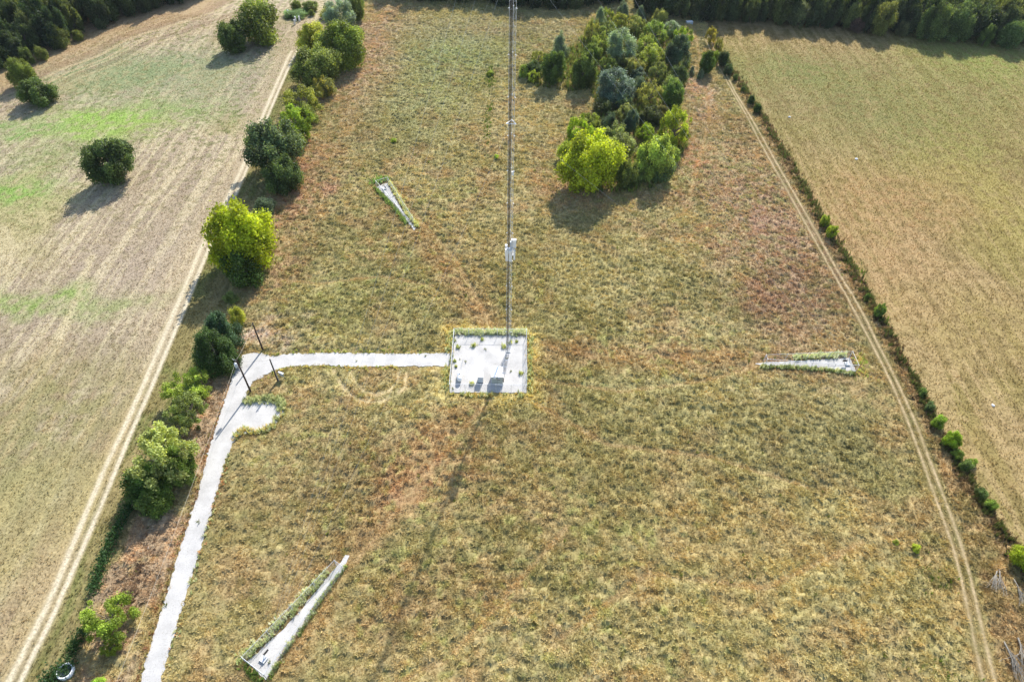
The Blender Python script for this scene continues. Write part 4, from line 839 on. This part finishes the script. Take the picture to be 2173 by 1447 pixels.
MB().box((0, 0, .95), (1.0, 1.2, 1.6)).build('body', M_grey, cb); MB().box((0, 0, .08), (1.05, 1.25, .14)).build('plinth', M_dark, cb); MB().box((0, 0, 1.785), (1.08, 1.3, .07)).build('lid', M_white, cb)
MB().box((0, -.612, .95), (.9, .02, 1.45)).build('door', M_grey, cb)
tk = thing('gas_tank', 'white horizontal gas tank on two saddles near the yard gate', 'tank', (-10.2, 83.0, 0))
prof = [(0, -1.25), (.25, -1.2), (.4, -1.08), (.48, -.9), (.48, .9), (.4, 1.08), (.25, 1.2), (0, 1.25)]
MB().lathe(prof, (0, 0, .85), 20, 'Y').build('vessel', M_white, tk, True)
for yy in (-.75, .75): MB().box((0, yy, .22), (.7, .18, .44)).build('saddle', M_conc, tk)
MB().lathe([(.16, 1.3), (.16, 1.48), (.1, 1.56), (0, 1.58)], (0, .1, 0), 12).build('valve_dome', M_grey, tk)
fr = thing('pipe_rack', 'low row of short grey pipe supports running up from the gas tank', 'pipe rack', (-10.1, 85.2, 0))
for i in range(5): MB().tube([(.05 * i, i * .62, 0), (.05 * i, i * .62, .55)], .05, 6).build('support', M_dark, fr)
MB().tube([(0, -.4, .5), (.2, 2.6, .5)], .035, 6).build('pipe', M_white, fr)
ib = thing('ice_bridge', 'grey grated cable bridge on posts from the tower foot to the shelter', 'cable bridge', (0, 0, 0))
p0, p1 = Vector((TX + .1, TY - .7, 2.5)), Vector((-1.5, 82.4, 2.42)); d = (p1 - p0).normalized(); sx = Vector((d.y, -d.x, 0)).normalized() * .42
dk = MB()
for s_ in (-1, 1): dk.tube([p0 + sx * s_, p1 + sx * s_], .03, 5)
for i in range(44): t = i / 43; c = p0.lerp(p1, t); dk.tube([c - sx, c + sx], .018, 4)
dk.build('deck', M_wire, ib)
for t in (.04, .3, .52, .76, .97):
    c = p0.lerp(p1, t); MB().tube([(c.x - sx.x, c.y - sx.y, c.z + .02), (c.x + sx.x, c.y + sx.y, c.z + .02)], .045, 5).build('crossbar', M_white, ib)
for t in (.3, .65, .97):
    c = p0.lerp(p1, t); MB().tube([(c.x + sx.x, c.y + sx.y, 0), (c.x + sx.x, c.y + sx.y, c.z)], .05, 6).build('post', M_steel, ib)
for k in range(3): MB().tube([p0 + sx * (k - 1) * .5 + Vector((0, 0, -.1)), p1 + sx * (k - 1) * .5 + Vector((0, 0, -.1))], .035, 5).build('cable', M_dark, ib)

# small weeds growing through the yard gravel
YW = [(-7.9,91.7,.75,1.1,'big weed clump on the open gravel left of the tower'),(-6.2,93.6,.55,.8,'low weed patch under the yard back fence left of the tower'),(-11.3,91.3,.5,.8,'weed in the upper left of the yard by the fence'),(-11.5,87.5,.35,.7,'small weed inside the yard beside the gate, upper one'),(-11.2,86,.35,.7,'small weed inside the yard beside the gate, lower one'),(-7.8,81.6,.6,.9,'weed between the gas tank and the cabinet near the front fence'),(2.0,84.6,.7,.9,'weed at the right side fence of the yard'),(1.0,93.2,.4,.5,'tiny weed in the upper right of the yard'),(-1.6,91.6,.7,1.2,'weeds at the left of the tower foot'),(-.4,92.8,.7,1.0,'weeds behind the tower foot')]
for (x, y, a, h, lb) in YW:
    n = 26; o = tufts(rng.normal(0, a * .35, n), rng.normal(0, a * .35, n), rng.uniform(.4, 1, n) * h, rng.uniform(.15, .3, n), lin(np.array([(170, 180, 110), (140, 150, 84), (190, 190, 120)], float))[rng.integers(0, 3, n)] * ALB * 2.2, 6, .9)
    w = link('weed_clump', mesh_np('weed_clump', o[0], np.arange(len(o[0])).reshape(-1, 3), M_grass, o[1])); w.location = (x, y, .03); tag(w, lb, 'weed', 'weeds in the gravel yard')

# ------------------------------------------------------------------ utility poles and line
def pole(x, y, h, label):
    t = thing('utility_pole', label, 'utility pole', (x, y, 0), 'wooden utility poles')
    MB().tube([(0, 0, -.3), (0, 0, h * .5), (0, 0, h)], [.19, .16, .12], 10).build('shaft', M_pole, t); return t
P1, P2, P3 = (-50.4, 78.7, 9.4), (-51.0, 89.6, 7.9), (-45.8, 81.5, 6.4)
t1 = pole(*P1, 'tallest dark wooden utility pole, carrying a grey transformer above the gravel road')
tr_ = MB().lathe([(0, 7.35), (.26, 7.35), (.28, 7.45), (.28, 8.25), (.2, 8.36), (0, 8.38)], (-.5, -.1, 0), 16).build('transformer', M_grey, t1, True)
MB().tube([(-.5, -.1, 8.35), (-.5, -.1, 8.75)], [.05, .03], 6).build('bushing', M_white, tr_)
MB().tube([(0, 0, 9.0), (-.65, .05, 9.25)], .03, 5).build('bracket', M_steel, t1); MB().tube([(-.65, .05, 9.2), (-.65, .05, 9.5)], [.07, .04], 8).build('insulator', M_white, t1)
t2 = pole(*P2, 'dark wooden utility pole behind the gravel bend with nothing on it')
t3 = pole(*P3, 'short dark wooden utility pole with a conduit on the grass corner inside the bend')
MB().tube([(.17, -.05, 0), (.15, -.05, 6.2)], .035, 6).build('conduit', M_grey, t3); MB().tube([(.15, -.05, 6.1), (.32, -.05, 6.35), (.42, -.05, 6.15)], .035, 6).build('weatherhead', M_grey, t3)
mr = thing('meter_board', 'small white-topped meter board on legs beside the shortest pole', 'meter board', (-45.1, 82.2, 0), None, R(-25))
MB().box((0, 0, 1.1), (1.1, .12, .9)).build('board', M_panel, mr); MB().box((0, .05, 1.6), (1.2, .34, .08)).build('cap', M_white, mr)
for sx_ in (-.45, .45): MB().tube([(sx_, .08, 0), (sx_, .08, 1.5)], .05, 6).build('leg', M_pole, mr)
MB().box((.15, -.11, 1.1), (.4, .14, .55)).build('meter_box', M_grey, mr)
def sag(a, b, s, n=16):
    a, b = Vector(a), Vector(b); return [a.lerp(b, i / n) - Vector((0, 0, 4 * s * (i / n) * (1 - i / n))) for i in range(n + 1)]
w1 = MB().tube(sag((P2[0], P2[1], 7.8), (P1[0], P1[1], 9.3), .5), .014, 4, False).build('power_line', M_cable); tag(w1, 'pale overhead wire between the two tall poles at the bend', 'wire')
w2 = MB().tube(sag((P1[0], P1[1], 9.3), (-49.3, 5, 9.6), 1.2, 24), .014, 4, False).build('power_line', M_cable); tag(w2, 'pale overhead wire running down along the left edge of the gravel road', 'wire')
w3 = MB().tube(sag((P1[0], P1[1], 8.9), (P3[0] + .3, P3[1], 6.3), .3), .012, 4, False).build('power_line', M_dark); tag(w3, 'thin service wire from the transformer pole to the shortest pole', 'wire')

# ------------------------------------------------------------------ white ring, fallen dead branches, scattered pale objects
st = thing('stock_tank', 'round white open stock tank half sunk in dark vines at the bottom left', 'stock tank', (-61.7, 28.0, 0))
MB().lathe([(1.12, 0), (1.12, .75), (1.06, .8), (.92, .8), (.88, .74), (.88, .1)], (0, 0, 0), 32).build('wall', M_white, st, True)
MB().lathe([(.9, .42), (0, .42)], (0, 0, 0), 24).build('water', M_water, st)
def dead(x0, y0, x1, y1, n, label, seed, rad=.11):
    rr = random.Random(seed); t = thing('dead_branch', label, 'dead branch', (x0, y0, 0), 'fallen dead branches'); d = Vector((x1 - x0, y1 - y0, 0)); L = d.length; u = d / L; sd_ = Vector((-u.y, u.x, 0))
    mid = u * L * .4 + Vector((0, 0, .45)); MB().tube([Vector((0, 0, .35)), u * L * .18 + Vector((0, 0, .5)), mid], [rad, rad * .8, rad * .55], 7).build('stem', M_dead, t)
    m = MB()
    for i in range(n):
        s = rr.uniform(.12, .42); p = u * L * s + Vector((0, 0, .48)); q = u * L * rr.uniform(.6, 1.0) + sd_ * rr.gauss(0, .16) * L + Vector((0, 0, rr.uniform(.3, .9)))
        c = p.lerp(q, .5) + sd_ * rr.gauss(0, .12) + Vector((0, 0, .2)); m.tube([p, c, q], [rad * .36, rad * .24, rad * .1], 4, False)
        for k in range(2): e = c.lerp(q, rr.random()); m.tube([e, e + u * rr.uniform(.2, .7) + sd_ * rr.gauss(0, .3)], [rad * .16, rad * .08], 3, False)
    m.build('twigs', M_dead, t)
dead(77.5, 45.3, 74.8, 42.2, 16, 'bleached dead branch bent over in a hook below the brilliant lime bush', 1)
dead(78, 45.6, 76, 41.2, 12, 'bleached dead branch lying straight beside the hooked one', 2)
dead(79.5, 44, 79.2, 39.4, 18, 'bleached dead branch with a forked end at the right edge', 3)
dead(73.2, 34.5, 73, 28.6, 22, 'largest bleached dead branch with many twigs near the bottom right corner', 4, .15)
dead(75.6, 35.1, 74.2, 29.4, 16, 'bleached dead branch just right of the largest one', 5, .13)
for (x, y, r_, lb) in ((-83.9, 254, .5, 'nearest white post of the debris at the track end'), (-84.3, 257, .2, 'left white post of the debris at the track end'), (-82.9, 257.3, -.3, 'right white post of the debris at the track end'), (-88.6, 263, .1, 'white post standing in the pale green weed thicket')):
    tag(MB().box((0, 0, .9), (.55, .45, 1.8), r_, .8).build('white_post', M_white), lb, 'post', 'white debris posts').location = (x, y, 0)
bx = thing('storage_box', 'pale storage box on the shaded grass below the wood edge', 'box', (65.7, 261.6, 0), None, R(10)); MB().box((0, 0, .5), (2.4, 1.2, 1.0)).build('body', M_grey, bx); MB().box((0, 0, 1.04), (2.5, 1.3, .08)).build('lid', M_white, bx)
rk = random.Random(9)
for (x, y, s, lb) in ((-57.6,46.6,.3,'small white stone in the brown strip left of the gravel road'),(97.3,167,.4,'largest pale stone in the east field, near its middle top'),(84.7,190.6,.35,'small pale stone in the east field near the fence row'),(93.4,78.8,.3,'pale stone low in the east field')):
    m = MB(); seg = 9
    m.lathe([(0, -.1), (s, -.05), (s * 1.05, s * .3), (s * .6, s * .6), (0, s * .65)], (0, 0, 0), seg); m.v = [(a + rk.gauss(0, s * .1), b + rk.gauss(0, s * .1), c + rk.gauss(0, s * .05)) for a, b, c in m.v]
    o = m.build('stone', M_conc); o.location = (x, y, 0); tag(o, lb, 'stone', 'pale field stones')

# ------------------------------------------------------------------ the summer air
hz = bpy.data.materials.new('haze'); hz.use_nodes = True; hn = hz.node_tree
for q in list(hn.nodes): hn.nodes.remove(q)
ho = hn.nodes.new('ShaderNodeOutputMaterial'); hv = hn.nodes.new('ShaderNodeVolumePrincipled')
hv.inputs['Color'].default_value = (.80, .88, 1.0, 1); hv.inputs['Density'].default_value = .00004; hv.inputs['Anisotropy'].default_value = .3
hn.links.new(hv.outputs[0], ho.inputs['Volume'])
hb = MB().box((0, 0, 51.5), (9000, 9000, 107)).build('haze', hz); tag(hb, kind='stuff')
